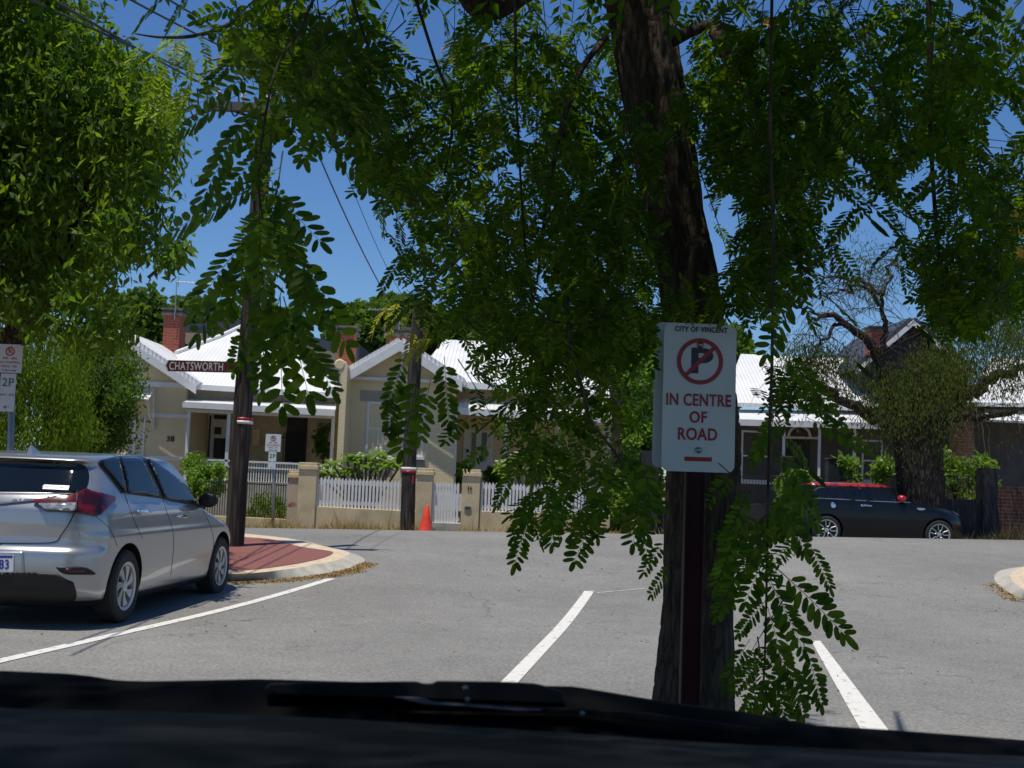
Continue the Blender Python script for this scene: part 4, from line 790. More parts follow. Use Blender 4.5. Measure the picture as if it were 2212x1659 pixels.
# 2P sign across the street
def twop(name, X, Ytop, wpx, d, label, arrow, ybase, two=(1.0, .72)):
    b_ = P(X, ybase, d); t = thing(name, (b_.x, d, zt(b_.x, d)), label, 'sign'); k = d / FP
    ctr = P(X, Ytop + .5 * wpx * 1.22, d - .07); M4 = basis(ctr, (1, 0, 0), (0, 0, 1)); M4[0][2], M4[1][2], M4[2][2] = 0, -1, 0
    W = wpx * k; H = W * 1.14; pa = plate(M4, W, H, .02 * W, .003, 'upper_panel', M['signwhite'], t)
    ringmesh(M4 @ Matrix.Translation((0, 0, .001)), (0, H * .25), W * .14, W * .185, .002, 'prohibition_ring', M['signred'], pa, 28, bar=((-.11 * W, H * .25 + .11 * W), (.11 * W, H * .25 - .11 * W), .018 * W))
    TT('P', 0, H * .245, W * .30, M['signred'], pa, M4, 0, 1, 'symbol', .002)
    for i, s in enumerate(('4PM - 6PM', 'NO STOPPING', 'MON - FRI')): TT(s, 0, H * (.0 - .14 * i), W * .14, M['signred'], pa, M4, 0, .9, z=.002)
    TT('OTHER TIMES', 0, -H * .42, W * .10, M['signblack'], pa, M4, 0, .9, z=.002)
    w2 = W * two[0] * .5 if two[0] == 1 else W * two[0]; h2 = W * two[1] * 1.55; M5 = M4 @ Matrix.Translation((0, -H / 2 - h2 / 2 - .01, 0)); pb = plate(M5, w2, h2, .02 * W, .003, 'lower_panel', M['signwhite'], t)
    TT('2P', 0, h2 * .26, w2 * .75, M['signgreen'], pb, M5, w2 * .01, 1, 'symbol', .002); TT('8AM - 8PM', 0, -h2 * .06, w2 * .20, M['signgreen'], pb, M5, 0, 1, z=.002); TT('\u2190' if arrow < 0 else '-', 0, -h2 * .38, w2 * .3, M['signgreen'], pb, M5, w2 * .008, 1.5, 'arrow', .002)
    mb = MB(); mb.tube([(b_.x, d, zt(b_.x, d) - .1), (ctr.x, d, ctr.z + H * .3)], 3.2 * k if d > 20 else .035, 12); mb.build('post', M['galv'], t, smooth=True); return t
twop('parking_sign', 590, 936, 33, 28.3, 'small two-panel 2P parking sign on a grey post across the street', 1, 1152)
t2 = twop('parking_sign', 21, 741, 54, 13.8, 'two-panel 2P parking sign on a steel pole at the far left behind the silver car', -1, 1200, (.62, .98))
# street name blade on the pole
ds = D1 - r1 - .02; a, b_ = P(357, 789, ds), P(520, 793, ds)
t = thing('street_name_sign', (a.lerp(b_, .5).x, ds, a.z - .1), 'maroon CHATSWORTH street name blade fixed to the tall power pole', 'street sign')
axx = (b_ - a).normalized(); ayy = Vector((-axx.z, 0, axx.x)); M6 = basis(a, axx, ayy); M6[0][2], M6[1][2], M6[2][2] = 0, -1, 0; Lb = (b_ - a).length; hb = 12 * ds / FP
mb = MB(); mb.prism([M6 @ Vector(q) for q in ((-.0, 0, 0), (.035, hb, 0), (Lb, hb, 0), (Lb, -hb, 0), (.035, -hb, 0))], (0, .03, 0)); bl = mb.build('blade', M['maroon'], t)
mb = MB(); mb.prism([M6 @ Vector(q) for q in ((-.012, 0, .001), (.024, hb * .96, .001), (.045, hb * .96, .001), (.012, 0, .001), (.045, -hb * .96, .001), (.024, -hb * .96, .001))], (0, -.002, 0)); mb.build('chevron', M['signwhite'], bl)
TT('CHATSWORTH', .085, -.002, hb * 2.05, M['signwhite'], bl, M6, .001, .78, z=.002)
o = [x for x in bl.children if x.name.startswith('lettering')][0]
xs_ = [v.co.x for v in o.data.vertices]; 
me = o.data; mnx = min(xs_); mxx = max(xs_); wx = wpos(o).x; tgt0 = P(366, 790, ds).x - wx; tgt1 = P(482, 790, ds).x - wx
for v in me.vertices: v.co.x = tgt0 + (v.co.x - mnx) * (tgt1 - tgt0) / (mxx - mnx)
# cone
g = P(918, 1150, 27.6); gz = zt(g.x, 27.6); kx = 27.6 / FP; top = P(923, 1091, 27.6)
cn = thing('traffic_cone', (g.x, 27.6, gz), 'bright orange traffic cone beside the far power pole', 'traffic cone'); hc = top.z - gz
mb = MB(); nn = 20; V = []; prof = [(.185, .03), (.17, .06), (.10, hc * .6), (.045, hc * .97), (.03, hc)]
for r_, z in prof:
    for q in range(nn): an = 2 * math.pi * q / nn; V.append(Vector((g.x + (top.x - g.x) * z / hc + r_ * math.cos(an), 27.6 + r_ * math.sin(an), gz + z)))
mb.add(V, [(i * nn + q, i * nn + (q + 1) % nn, (i + 1) * nn + (q + 1) % nn, (i + 1) * nn + q) for i in range(4) for q in range(nn)] + [tuple(4 * nn + q for q in range(nn))]); mb.build('cone_body', M['cone'], cn, smooth=True, auto=40)
mb = MB(); mb.box((g.x - .21, 27.6 - .21, gz + .0), (g.x + .21, 27.6 + .21, gz + .032)); mb.build('cone_base', M['cone'], cn, bevel=.01)

g = G(504, 1253, 0); bb = MB(); r = random.Random(2); V = []
for i in range(4):
    for k in range(9):
        a = 2 * math.pi * k / 9; rr = (.09, .085, .05, .01)[i] * r.uniform(.7, 1.3); V.append(g + Vector((rr * 1.5 * math.cos(a), rr * math.sin(a), (.002, .02, .045, .055)[i] * r.uniform(.8, 1.2))))
bb.add(V, [(i * 9 + k, i * 9 + (k + 1) % 9, (i + 1) * 9 + (k + 1) % 9, (i + 1) * 9 + k) for i in range(3) for k in range(9)] + [tuple(27 + k for k in range(9))])
tag(bb.build('plastic_scrap', M['bluebag']), 'crumpled scrap of blue plastic at the kerb beside the silver car front wheel', 'litter')
# ------------------------------------------------------------------ cars
def smooth_tab(tab, zs, sig):
    z = np.linspace(zs[0] - .02, zs[-1] + .02, 600); v = np.interp(z, [a for a, b in tab], [b for a, b in tab])
    s = sig / (z[1] - z[0]); kk = np.arange(-int(3 * s) - 1, int(3 * s) + 2); g = np.exp(-kk ** 2 / (2 * s * s)); g /= g.sum()
    vp = np.pad(v, len(kk) // 2, mode='edge'); v2 = np.convolve(vp, g, 'valid'); return np.interp(zs, z, v2)
def car_body(rear, front, width, rr, rf, bow_r, bow_f, ztop, zs, taper=.05, sig=.012):
    """stack of rounded outlines; returns verts, quads (+ cap ngons). local: X right, Y forward"""
    Rr, Ff, Ww = smooth_tab(rear, zs, sig), smooth_tab(front, zs, sig), smooth_tab(width, zs, sig)
    Rc, Fc = np.interp(zs, *zip(*rr)), np.interp(zs, *zip(*rf)); Br, Bf = np.interp(zs, *zip(*bow_r)), np.interp(zs, *zip(*bow_f))
    rings = []
    for i, z in enumerate(zs):
        y0, y1, w_ = Rr[i], Ff[i], Ww[i]; r0 = min(Rc[i], w_ * .9, (y1 - y0) * .3); r1 = min(Fc[i], w_ * .9, (y1 - y0) * .45); pts = []
        for t in np.linspace(0, 1, 9)[:-1]: pts.append(((w_ - r0) * t, y0))
        for t in np.linspace(0, 1, 11)[:-1]: a = t * math.pi / 2; pts.append((w_ - r0 + r0 * math.sin(a), y0 + r0 - r0 * math.cos(a)))
        for t in np.linspace(0, 1, 45)[:-1]: pts.append((w_, y0 + r0 + (y1 - r1 - y0 - r0) * t))
        for t in np.linspace(0, 1, 15)[:-1]: a = t * math.pi / 2; pts.append((w_ - r1 + r1 * math.cos(a), y1 - r1 + r1 * math.sin(a)))
        for t in np.linspace(0, 1, 9): pts.append(((w_ - r1) * (1 - t), y1))
        ym = (y0 + y1) / 2; hl = (y1 - y0) / 2; out = []
        for x, y in pts:
            u = (y - ym) / hl; x2 = x * (1 - taper * abs(u) ** 3)
            y2 = y + (Br[i] * (x / w_) ** 2 * max(0, -u) ** 2 if u < 0 else -Bf[i] * (x / w_) ** 2 * u ** 2); out.append((x2, y2, z))
        rings.append(out + [(-x, y, z_) for x, y, z_ in out[-2:0:-1]])
    V = [Vector(p) for r_ in rings for p in r_]; n = len(rings[0]); m = len(rings)
    F = [(i * n + k, i * n + (k + 1) % n, (i + 1) * n + (k + 1) % n, (i + 1) * n + k) for i in range(m - 1) for k in range(n)] + [tuple(range(n - 1, -1, -1)), tuple((m - 1) * n + k for k in range(n))]
    return V, F
class Car:
    def __init__(s, name, loc, rz, label, cat): s.t = thing(name, loc, label, cat, rz=rz); s.Mw = Matrix.Translation(loc) @ Matrix.Rotation(rz, 4, 'Z'); s.Mi = s.Mw.inverted()
    def body(s, V, F, m, arches, ar, w_, roofm=None):
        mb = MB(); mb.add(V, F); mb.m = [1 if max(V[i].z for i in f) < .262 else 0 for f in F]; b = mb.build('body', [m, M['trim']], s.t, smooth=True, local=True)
        s.bvh = BVHTree.FromPolygons([tuple(v) for v in mb.v], mb.f)
        cut = MB()
        for y, z in arches:
            for sx in (1, -1): cut.lathe((sx * (w_ + .2), y, z), [(ar, -.5 * sx), (ar, .12 * sx)], 40, 'x')
        c = cut.build('cut', [M['trim']], s.t, local=True); bm = b.modifiers.new('arches', 'BOOLEAN'); bm.object = c; bm.operation = 'DIFFERENCE'; bm.solver = 'EXACT'
        try: bm.material_mode = 'TRANSFER'
        except Exception: pass
        dg = bpy.context.evaluated_depsgraph_get(); me = bpy.data.meshes.new_from_object(b.evaluated_get(dg)); b.modifiers.clear(); b.data = me
        bpy.data.objects.remove(c); me.polygons.foreach_set('use_smooth', [True] * len(me.polygons)); me.set_sharp_from_angle(angle=R(38)); s.b = b
        return b
    def hit(s, X, Y):
        d = s.Mi.to_3x3() @ ray(X, Y).normalized(); o = s.Mi @ EYE; h = s.bvh.ray_cast(o, d); return (h[0], h[1]) if h[0] is not None else None
    def patch(s, name, px, m, off=.004, parent=None, grid=7.0, k=5, mirror=True, sharp=False):
        """closed outline in photo pixels laid onto the body; mirrored to the far side"""
        pts = [Vector((x, y, 0)) for x, y in px]; ol = pts if sharp else spl(pts, k, True)
        if sharp:
            o2 = []
            for i in range(len(ol)):
                a, b_ = ol[i], ol[(i + 1) % len(ol)]; nseg = max(1, int((b_ - a).length / 6)); o2 += [a.lerp(b_, j / nseg) for j in range(nseg)]
            ol = o2
        px_ = [(p.x, p.y) for p in ol]; xs_ = [p[0] for p in px_]; ys_ = [p[1] for p in px_]
        gx, gy = np.meshgrid(np.arange(min(xs_), max(xs_), grid), np.arange(min(ys_), max(ys_), grid)); q = np.stack([gx.ravel(), gy.ravel()], 1) + .013
        ins = pip(q[:, 0], q[:, 1], px_); q = q[ins]
        # keep away from the outline
        oa = np.array(px_); q = q[[np.min(np.hypot(*(oa - p).T)) > grid * .4 for p in q]] if len(q) else q
        allp = [Vector(p) for p in px_] + [Vector(p) for p in q]; ne = len(px_)
        r_ = delaunay_2d_cdt(allp, [(i, (i + 1) % ne) for i in range(ne)], [], 1, 1e-4); v2, fs = r_[0], r_[2]
        V = []; ok = []
        for p in v2:
            h = s.hit(p.x, p.y); ok.append(h is not None)
            V.append(h[0] + h[1] * off if h else Vector((0, 0, 0)))
        F = [f for f in fs if all(ok[i] for i in f) and max((V[f[i]] - V[f[i - 1]]).length for i in range(len(f))) < .6]
        res = []
        for sx in ((1, -1) if mirror else (1,)):
            mb = MB(); mb.add([Vector((v.x * sx, v.y, v.z)) for v in V], F if sx == 1 else [tuple(reversed(f)) for f in F]); 
            used = sorted(set(i for f in F for i in f)); mp = {i: j for j, i in enumerate(used)}
            mb.v = [mb.v[i] for i in used]; mb.f = [tuple(mp[i] for i in f) for f in mb.f]
            o = mb.build(name, m, parent if parent is not None and sx == 1 else s.t, smooth=True, local=True, fix=False)
            sd = o.modifiers.new('thickness', 'SOLIDIFY'); sd.thickness = off * .8; sd.offset = -1; res.append(o)
        return res[0]
    def seam(s, px, wpx=1.2, m=None, name='seam', off=.0025, mirror=True):
        pts = spl([Vector((x, y, 0)) for x, y in px], 6); L = []
        for p in pts:
            h = s.hit(p.x, p.y)
            if h: L.append(h[0] + h[1] * off * .4)
        for sx in ((1, -1) if mirror else (1,)):
            mb = MB(); mb.tube([Vector((p.x * sx, p.y, p.z)) for p in L], wpx * .0016, 5); mb.build(name, m or M['trim'], s.t, smooth=True, local=True)
    def wheel(s, x, y, r, wd, rimr, spokes, style, rimm):
        sx = 1 if x > 0 else -1; mb = MB(); w2 = wd / 2
        prof = [(rimr, -w2 * .9), (rimr + .02, -w2), (r - .03, -w2 * .98), (r - .006, -w2 * .8), (r, -w2 * .5), (r, w2 * .5), (r - .006, w2 * .8), (r - .03, w2 * .98), (rimr + .02, w2), (rimr, w2 * .9)]
        mb.lathe((x, y, r), [(a, b_ * sx) for a, b_ in prof], 48, 'x', cap=False); t = mb.build('wheel', M['rubber'], s.t, smooth=True, local=True, auto=35)
        mb = MB(); xo = x + sx * w2 * .86
        ring = [(rimr - .03, -.04), (rimr - .022, .005), (rimr + .004, .012), (rimr + .004, -.05)]; V = []; n = 48
        for a, b_ in ring:
            for k in range(n): an = 2 * math.pi * k / n; V.append(Vector((xo + b_ * sx, y + a * math.cos(an), r + a * math.sin(an))))
        mb.add(V, [(i * n + k, i * n + (k + 1) % n, ((i + 1) % 4) * n + (k + 1) % n, ((i + 1) % 4) * n + k) for i in range(4) for k in range(n)])
        rr0, rr1 = .045, rimr - .024
        for q in range(spokes):
            a0 = 2 * math.pi * q / spokes + .2
            def pt(rad, da, dx): a = a0 + da; return Vector((xo + dx * sx, y + rad * math.cos(a), r + rad * math.sin(a)))
            if style == 'swirl':
                tw = .34 * sx
                for j in range(5):
                    t0, t1 = j / 5, (j + 1) / 5; ra, rb_ = rr0 + (rr1 - rr0) * t0, rr0 + (rr1 - rr0) * t1; wa, wb_ = .30 + .02 * t0, .30 + .02 * t1
                    mb.add([pt(ra, -wa + tw * t0, -.005), pt(ra, wa * .55 + tw * t0, -.005), pt(rb_, wb_ * .55 + tw * t1, -.002), pt(rb_, -wb_ + tw * t1, -.002), pt(ra, -wa + tw * t0, -.03), pt(ra, wa * .55 + tw * t0, -.03), pt(rb_, wb_ * .55 + tw * t1, -.03), pt(rb_, -wb_ + tw * t1, -.03)], [(0, 1, 2, 3), (4, 7, 6, 5), (0, 3, 7, 4), (1, 5, 6, 2), (0, 4, 5, 1), (3, 2, 6, 7)])
            else:
                # open U shaped spoke outline
                path = [pt(rr1, -.24, 0), pt(rr1 * .62, -.30, -.004), pt(rr1 * .42, -.25, -.006), pt(rr1 * .36, 0, -.006), pt(rr1 * .42, .25, -.006), pt(rr1 * .62, .30, -.004), pt(rr1, .24, 0)]; mb.tube(spl(path, 4), .011, 6)
        mb.lathe((xo - sx * .02, y, r), [(.02, 0), (.055, 0), (.05, .02 * sx), (.01, .026 * sx)] if sx > 0 else [(.02, 0), (.055, 0), (.05, -.02), (.01, -.026)], 20, 'x')
        mb.build('rim', rimm, t, smooth=True, local=True, auto=30)
        mb = MB(); mb.lathe((xo - sx * .055, y, r), [(.0, 0), (rimr - .01, 0), (rimr - .01, -.01 * sx)], 32, 'x'); mb.build('hub_disc', M['trim'], t, local=True)
        return t
# --- silver hatchback
zs1 = np.array(sorted(set(list(np.linspace(.17, .60, 14)) + list(np.linspace(.60, .78, 12)) + list(np.linspace(.78, 1.08, 26)) + list(np.linspace(1.08, 1.36, 16)) + list(np.linspace(1.36, 1.462, 16)))))
rear = [(.17, -.60), (.24, -.74), (.32, -.80), (.50, -.815), (.60, -.81), (.645, -.80), (.665, -.765), (.74, -.75), (.86, -.755), (.97, -.745), (1.05, -.70), (1.12, -.64), (1.2, -.56), (1.33, -.44), (1.365, -.43), (1.38, -.50), (1.40, -.49), (1.42, -.38), (1.44, -.15), (1.455, .2), (1.462, .5)]
front = [(.17, 3.30), (.25, 3.44), (.4, 3.52), (.55, 3.53), (.65, 3.50), (.72, 3.42), (.78, 3.28), (.84, 3.02), (.90, 2.75), (.95, 2.52), (1.0, 2.38), (1.03, 2.32), (1.1, 2.26), (1.2, 2.10), (1.3, 1.93), (1.38, 1.77), (1.42, 1.65), (1.445, 1.48), (1.462, 1.18)]
width = [(.17, .77), (.22, .83), (.3, .855), (.45, .873), (.6, .880), (.76, .884), (.80, .872), (.86, .862), (.93, .850), (.98, .835), (1.03, .80), (1.2, .738), (1.3, .700), (1.37, .672), (1.41, .638), (1.44, .575), (1.455, .49), (1.462, .38)]
V, F = car_body(rear, front, width, [(.2, .24), (.7, .26), (1, .25), (1.2, .2), (1.4, .16), (1.46, .1)], [(.2, .5), (.7, .55), (1, .5), (1.2, .22), (1.46, .12)], [(.2, .14), (.7, .14), (1.0, .12), (1.3, .10), (1.46, .05)], [(.2, .28), (.8, .25), (1.1, .16), (1.46, .1)], 1.46, zs1, .035)
SCX, SCY, SHD = -4.15, 10.86, 4.8
rw = Vector((SCX, SCY, 0)); car = Car('parked_car', rw, -R(SHD), 'silver five-door hatchback parked at the kerb on the left, seen from behind', 'car')
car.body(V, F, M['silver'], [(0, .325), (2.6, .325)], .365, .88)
for y in (0, 2.6):
    for sx in (1, -1): car.wheel(sx * .775, y, .316, .20, .206, 7, 'swirl', M['rim'])
def c1(x, y): return (x / 4, 829.5 + y / 4)
def cc(L): return [c1(*p) for p in L]
rg = car.patch('rear_window', cc([(-560, 690), (-300, 655), (0, 640), (400, 652), (690, 692), (745, 720), (768, 780), (762, 850), (735, 915), (680, 935), (600, 937), (300, 930), (0, 926), (-300, 930), (-560, 940)]), M['carglass'], .004, mirror=False)
tl = car.patch('tail_light', cc([(295, 1018), (430, 990), (640, 955), (715, 922), (750, 918), (800, 937), (960, 972), (974, 1000), (955, 1042), (900, 1090), (828, 1142), (795, 1135), (640, 1112), (500, 1102), (395, 1097), (345, 1055)]), M['redlens'], .014, k=4, grid=4)
car.patch('clear_lens', cc([(345, 1045), (500, 1042), (652, 1041), (648, 1070), (640, 1102), (500, 1097), (395, 1092), (365, 1070)]), M['clearlens'], .019, parent=tl, k=3, grid=5, mirror=False)
car.patch('light_divider', cc([(655, 940), (668, 940), (662, 1112), (645, 1112)]), M['trim'], .021, parent=tl, sharp=True, grid=5, mirror=False)
gl = car.patch('window_surround', cc([(845, 680), (900, 655), (1000, 636), (1120, 628), (1230, 640), (1400, 722), (1560, 842), (1690, 960), (1725, 1020), (1705, 1047), (1560, 1022), (1380, 983), (1080, 942), (1050, 935), (950, 800)]), M['trim'], .007, k=4, grid=4)
car.patch('side_window', cc([(865, 686), (930, 658), (1000, 645), (1020, 700), (1050, 800), (1068, 925), (1050, 915), (960, 800)]), M['carglass'], .015, k=4, grid=4)
car.patch('side_window', cc([(1030, 656), (1120, 646), (1200, 655), (1235, 700), (1300, 830), (1352, 965), (1240, 950), (1095, 935), (1075, 840), (1050, 740)]), M['carglass'], .015, k=4, grid=4)
car.patch('side_window', cc([(1268, 664), (1340, 695), (1450, 768), (1570, 868), (1645, 970), (1660, 1028), (1560, 1012), (1425, 988), (1390, 940), (1330, 800)]), M['carglass'], .015, k=4, grid=4)
car.patch('quarter_pane', cc([(1672, 975), (1712, 1020), (1700, 1036), (1675, 1030)]), M['carglass'], .016, k=3, grid=4)
for L in ([(1405, 985), (1440, 1100), (1490, 1250), (1500, 1400), (1485, 1560), (1475, 1650)], [(1075, 945), (1115, 1060), (1160, 1180), (1230, 1330)], [(828, 1145), (940, 1240), (1000, 1360), (1015, 1400)], [(1720, 1048), (1775, 1130), (1830, 1260), (1845, 1370), (1835, 1480)]): car.seam(cc(L))
car.seam(cc([(640, 1115), (600, 1200), (530, 1300), (470, 1362), (250, 1372), (0, 1372), (-200, 1372)]), 3.0, mirror=True)
car.seam(cc([(765, 700), (790, 780), (795, 850)]), .8)
for L in (((1158, 1100), (1200, 1088), (1248, 1108), (1250, 1125), (1205, 1118), (1162, 1115)), ((1492, 1140), (1530, 1128), (1570, 1145), (1572, 1160), (1530, 1155), (1496, 1153))): car.patch('door_handle', cc(L), M['chrome'], .03, k=3, grid=3)
rf_ = car.patch('rear_reflector', cc([(490, 1580), (560, 1577), (700, 1580), (765, 1595), (822, 1642), (700, 1645), (575, 1642), (520, 1620)]), M['trim'], .006, k=3, grid=4)
car.patch('lens', cc([(560, 1598), (640, 1592), (720, 1597), (715, 1620), (640, 1625), (575, 1620)]), M['redlens'], .012, parent=rf_, k=3, grid=4, mirror=False)
car.patch('garnish', cc([(-300, 955), (0, 950), (300, 950), (560, 948), (640, 955), (500, 985), (290, 1012), (120, 1028), (0, 1040), (-300, 1045)]), M['silver'], .008, mirror=False, grid=6)
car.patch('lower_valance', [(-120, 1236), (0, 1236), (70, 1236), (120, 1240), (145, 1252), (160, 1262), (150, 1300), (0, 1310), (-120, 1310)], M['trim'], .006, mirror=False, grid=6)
car.patch('number_plate_recess', cc([(-420, 1448), (205, 1445), (210, 1640), (-420, 1640)]), M['silver'], .006, sharp=True, mirror=False, grid=6)
# number plate
h0, h1, h2 = car.hit(*c1(120, 1555)), car.hit(*c1(0, 1555)), car.hit(*c1(60, 1480))
o = h0[0] + h0[1] * .02; ax = (h0[0] - h1[0]).normalized(); ay = Vector((0, 0, 1)); az = ax.cross(ay); az = az.normalized(); ay = az.cross(ax)
pw, ph = .372, .134; o = o + ax * .004
Mp = Matrix(((ax.x, ay.x, az.x, o.x - ax.x * pw / 2), (ax.y, ay.y, az.y, o.y - ax.y * pw / 2), (ax.z, ay.z, az.z, o.z), (0, 0, 0, 1)))
SV = dict(ORG); ORG[car.t.name] = Vector((0, 0, 0)); ORG[rg.name] = Vector((0, 0, 0))
pt_ = plate(Mp, pw, ph, .01, .006, 'number_plate', M['plate'], car.t)
mb = MB(); mb.prism([Mp @ Vector(q) for q in ((-pw / 2 + .008, ph / 2 - .004, .001), (pw / 2 - .008, ph / 2 - .004, .001), (pw / 2 - .008, ph / 2 - .024, .001), (-pw / 2 + .008, ph / 2 - .024, .001))], Mp.to_3x3() @ Vector((0, 0, -.002))); mb.build('blue_strip', M['plateblue'], pt_)
TT('983', pw / 2 - .012 - .085, -.012, .105, M['plateblue'], pt_, Mp, .002, .80, z=.002)
# dealer sticker on the glass
ha, hb_, hc_ = car.hit(*c1(375, 895)), car.hit(*c1(597, 905)), car.hit(*c1(485, 880)); ax = (hb_[0] - ha[0]).normalized(); az = (ha[1] + hb_[1]).normalized(); ay = az.cross(ax).normalized(); az = ax.cross(ay)
o = (ha[0] + hb_[0]) / 2 + az * .014; Ms = Matrix(((ax.x, ay.x, az.x, o.x), (ax.y, ay.y, az.y, o.y), (ax.z, ay.z, az.z, o.z), (0, 0, 0, 1))); sw = (hb_[0] - ha[0]).length
st = plate(Ms, sw, .05, .002, .001, 'sticker', M['plate'], rg)
TT('City Toyota', -sw * .14, .004, .036, M['signblack'], st, Ms, .0005, .9, z=.001); ringmesh(Ms @ Matrix.Translation((sw * .34, 0, .001)), (0, 0), .009, .012, .001, 'emblem', M['signblack'], st, 16)
# mirror and fin antenna
for sx in (1, -1):
    hm = Vector((.80, 1.88, .985)); b0 = Vector((hm.x * sx, hm.y, hm.z)); mb = MB(); 
    c = b0 + Vector((.13 * sx, .0, .05)); V = []; n = 16
    for i in range(9):
        ph_ = math.pi * i / 8
        for k in range(n):
            a = 2 * math.pi * k / n; q = Vector((math.cos(a) * math.sin(ph_) * .105, -math.cos(ph_) * .075, math.sin(a) * math.sin(ph_) * .075)); q.y = max(q.y, -.035); V.append(c + q)
    mb.add(V, [(i * n + k, i * n + (k + 1) % n, (i + 1) * n + (k + 1) % n, (i + 1) * n + k) for i in range(8) for k in range(n)])
    mb.tube([b0 + Vector((-.02 * sx, 0, -.02)), b0 + Vector((.07 * sx, 0, 0))], .028, 8); mb.build('wing_mirror', M['trim'], car.t, smooth=True)
mb = MB()
b0 = Vector((0, -.10, 1.43)); mb.add([b0 + Vector(q) for q in ((-.03, -.07, 0), (.03, -.07, 0), (.022, .10, .01), (-.022, .10, .01), (-.006, -.065, .075), (.006, -.065, .075), (.004, -.03, .07), (-.004, -.03, .07))], [(0, 1, 5, 4), (1, 2, 6, 5), (2, 3, 7, 6), (3, 0, 4, 7), (4, 5, 6, 7), (3, 2, 1, 0)]); mb.build('roof_antenna', M['silver'], car.t, bevel=.008)
ORG.clear(); ORG.update(SV)

# --- small black hatchback with a red roof, side on across the street
ZM = np.array(sorted(set(list(np.linspace(.15, .58, 12)) + list(np.linspace(.58, .80, 12)) + list(np.linspace(.80, .97, 18)) + list(np.linspace(.97, 1.33, 14)) + list(np.linspace(1.33, 1.388, 12)))))
rear = [(.15, -.42), (.25, -.58), (.4, -.62), (.6, -.61), (.75, -.585), (.9, -.56), (.97, -.55), (1.15, -.50), (1.3, -.44), (1.32, -.43), (1.335, -.47), (1.355, -.46), (1.37, -.2), (1.385, .4)]
front = [(.15, 3.0), (.25, 3.18), (.4, 3.24), (.55, 3.25), (.66, 3.22), (.78, 3.13), (.86, 2.94), (.92, 2.62), (.96, 2.30), (.99, 2.08), (1.01, 2.04), (1.1, 1.90), (1.25, 1.70), (1.32, 1.60), (1.355, 1.50), (1.385, 1.2)]
width = [(.15, .76), (.22, .81), (.4, .845), (.6, .862), (.75, .858), (.85, .85), (.93, .84), (1.0, .81), (1.15, .74), (1.30, .67), (1.34, .63), (1.37, .50), (1.38, .3), (1.385, .2)]
V, F = car_body(rear, front, width, [(.2, .26), (.9, .24), (1.2, .2), (1.4, .14)], [(.2, .5), (.7, .5), (1, .5), (1.2, .3), (1.4, .15)], [(.2, .12), (1.4, .08)], [(.2, .28), (.8, .26), (1.4, .12)], 1.41, ZM, .05)
MD = 27.9; q = P(1783, 1140, MD - .8); mx = q.x; mini = Car('parked_car', Vector((mx, MD, zt(mx + 1.2, MD) + .0)), -R(88.5), 'small black hatchback with red roof and mirrors parked before the gnarled tree', 'car')
gA_, gB_ = zt(mx, MD), zt(mx + 2.5, MD)
mini.body(V, F, M['blackpaint'], [(0, .32), (2.495, .32)], .36, .86)
for y in (0, 2.495):
    for sx in (1, -1): mini.wheel(sx * .755, y, .315, .205, .235, 5, 'u', M['rim'])
def c4(x, y): return (1659 + x / 4, 829.5 + y / 4)
def c4l(L): return [c4(*p) for p in L]
me = mini.b.data; me.materials.append(M['redpaint']); 
for p in me.polygons:
    if p.center.z > 1.30 and p.center.y < 1.62: p.material_index = len(me.materials) - 1
mini.patch('window_surround', c4l([(392, 925), (440, 888), (600, 886), (900, 888), (1075, 892), (1150, 935), (1240, 995), (1285, 1025), (1200, 1022), (1000, 1013), (800, 1003), (600, 990), (380, 982)]), M['trim'], .004, k=3, grid=5)
mini.patch('side_window', c4l([(400, 925), (450, 897), (600, 892), (775, 894), (790, 1000), (600, 988), (392, 978)]), M['carglass'], .009, k=3, grid=5)
mini.patch('side_window', c4l([(797, 895), (930, 896), (1070, 900), (1130, 940), (1175, 975), (1180, 1015), (1000, 1010), (808, 1000)]), M['carglass'], .009, k=3, grid=5)
mini.seam(c4l([(340, 990), (420, 984), (600, 992), (800, 1004), (1000, 1014), (1180, 1021), (1275, 1024)]), 7, M['chrome'], 'chrome_trim', .006)
mini.patch('tail_light', c4l([(336, 1005), (372, 1004), (376, 1022), (352, 1042), (334, 1035)]), M['redlens'], .012, k=3, grid=3)
mini.patch('filler_cap', c4l([(542, 1030), (560, 1020), (580, 1032), (582, 1058), (562, 1070), (544, 1056)]), M['chrome'], .012, k=3, grid=3)
mini.patch('door_handle', c4l([(800, 1042), (840, 1038), (890, 1046), (890, 1056), (840, 1054), (802, 1056)]), M['chrome'], .02, k=3, grid=3)
mini.patch('side_scuttle', c4l([(1284, 1068), (1320, 1064), (1352, 1072), (1350, 1086), (1300, 1088)]), M['chrome'], .012, k=3, grid=3)
mini.patch('headlight', c4l([(1575, 1072), (1610, 1080), (1655, 1110), (1675, 1140), (1650, 1142), (1610, 1115), (1580, 1090)]), M['clearlens'], .010, k=3, grid=3)
mini.seam(c4l([(805, 1004), (800, 1100), (790, 1200), (775, 1290)]), 2); mini.seam(c4l([(1215, 1024), (1225, 1130), (1205, 1290)]), 2)
mb = MB()
SV = dict(ORG); ORG[mini.t.name] = Vector((0, 0, 0))
hm = mini.hit(*c4(1140, 1000)); hm = hm[0] if hm else Vector((.78, 1.7, 1.0))
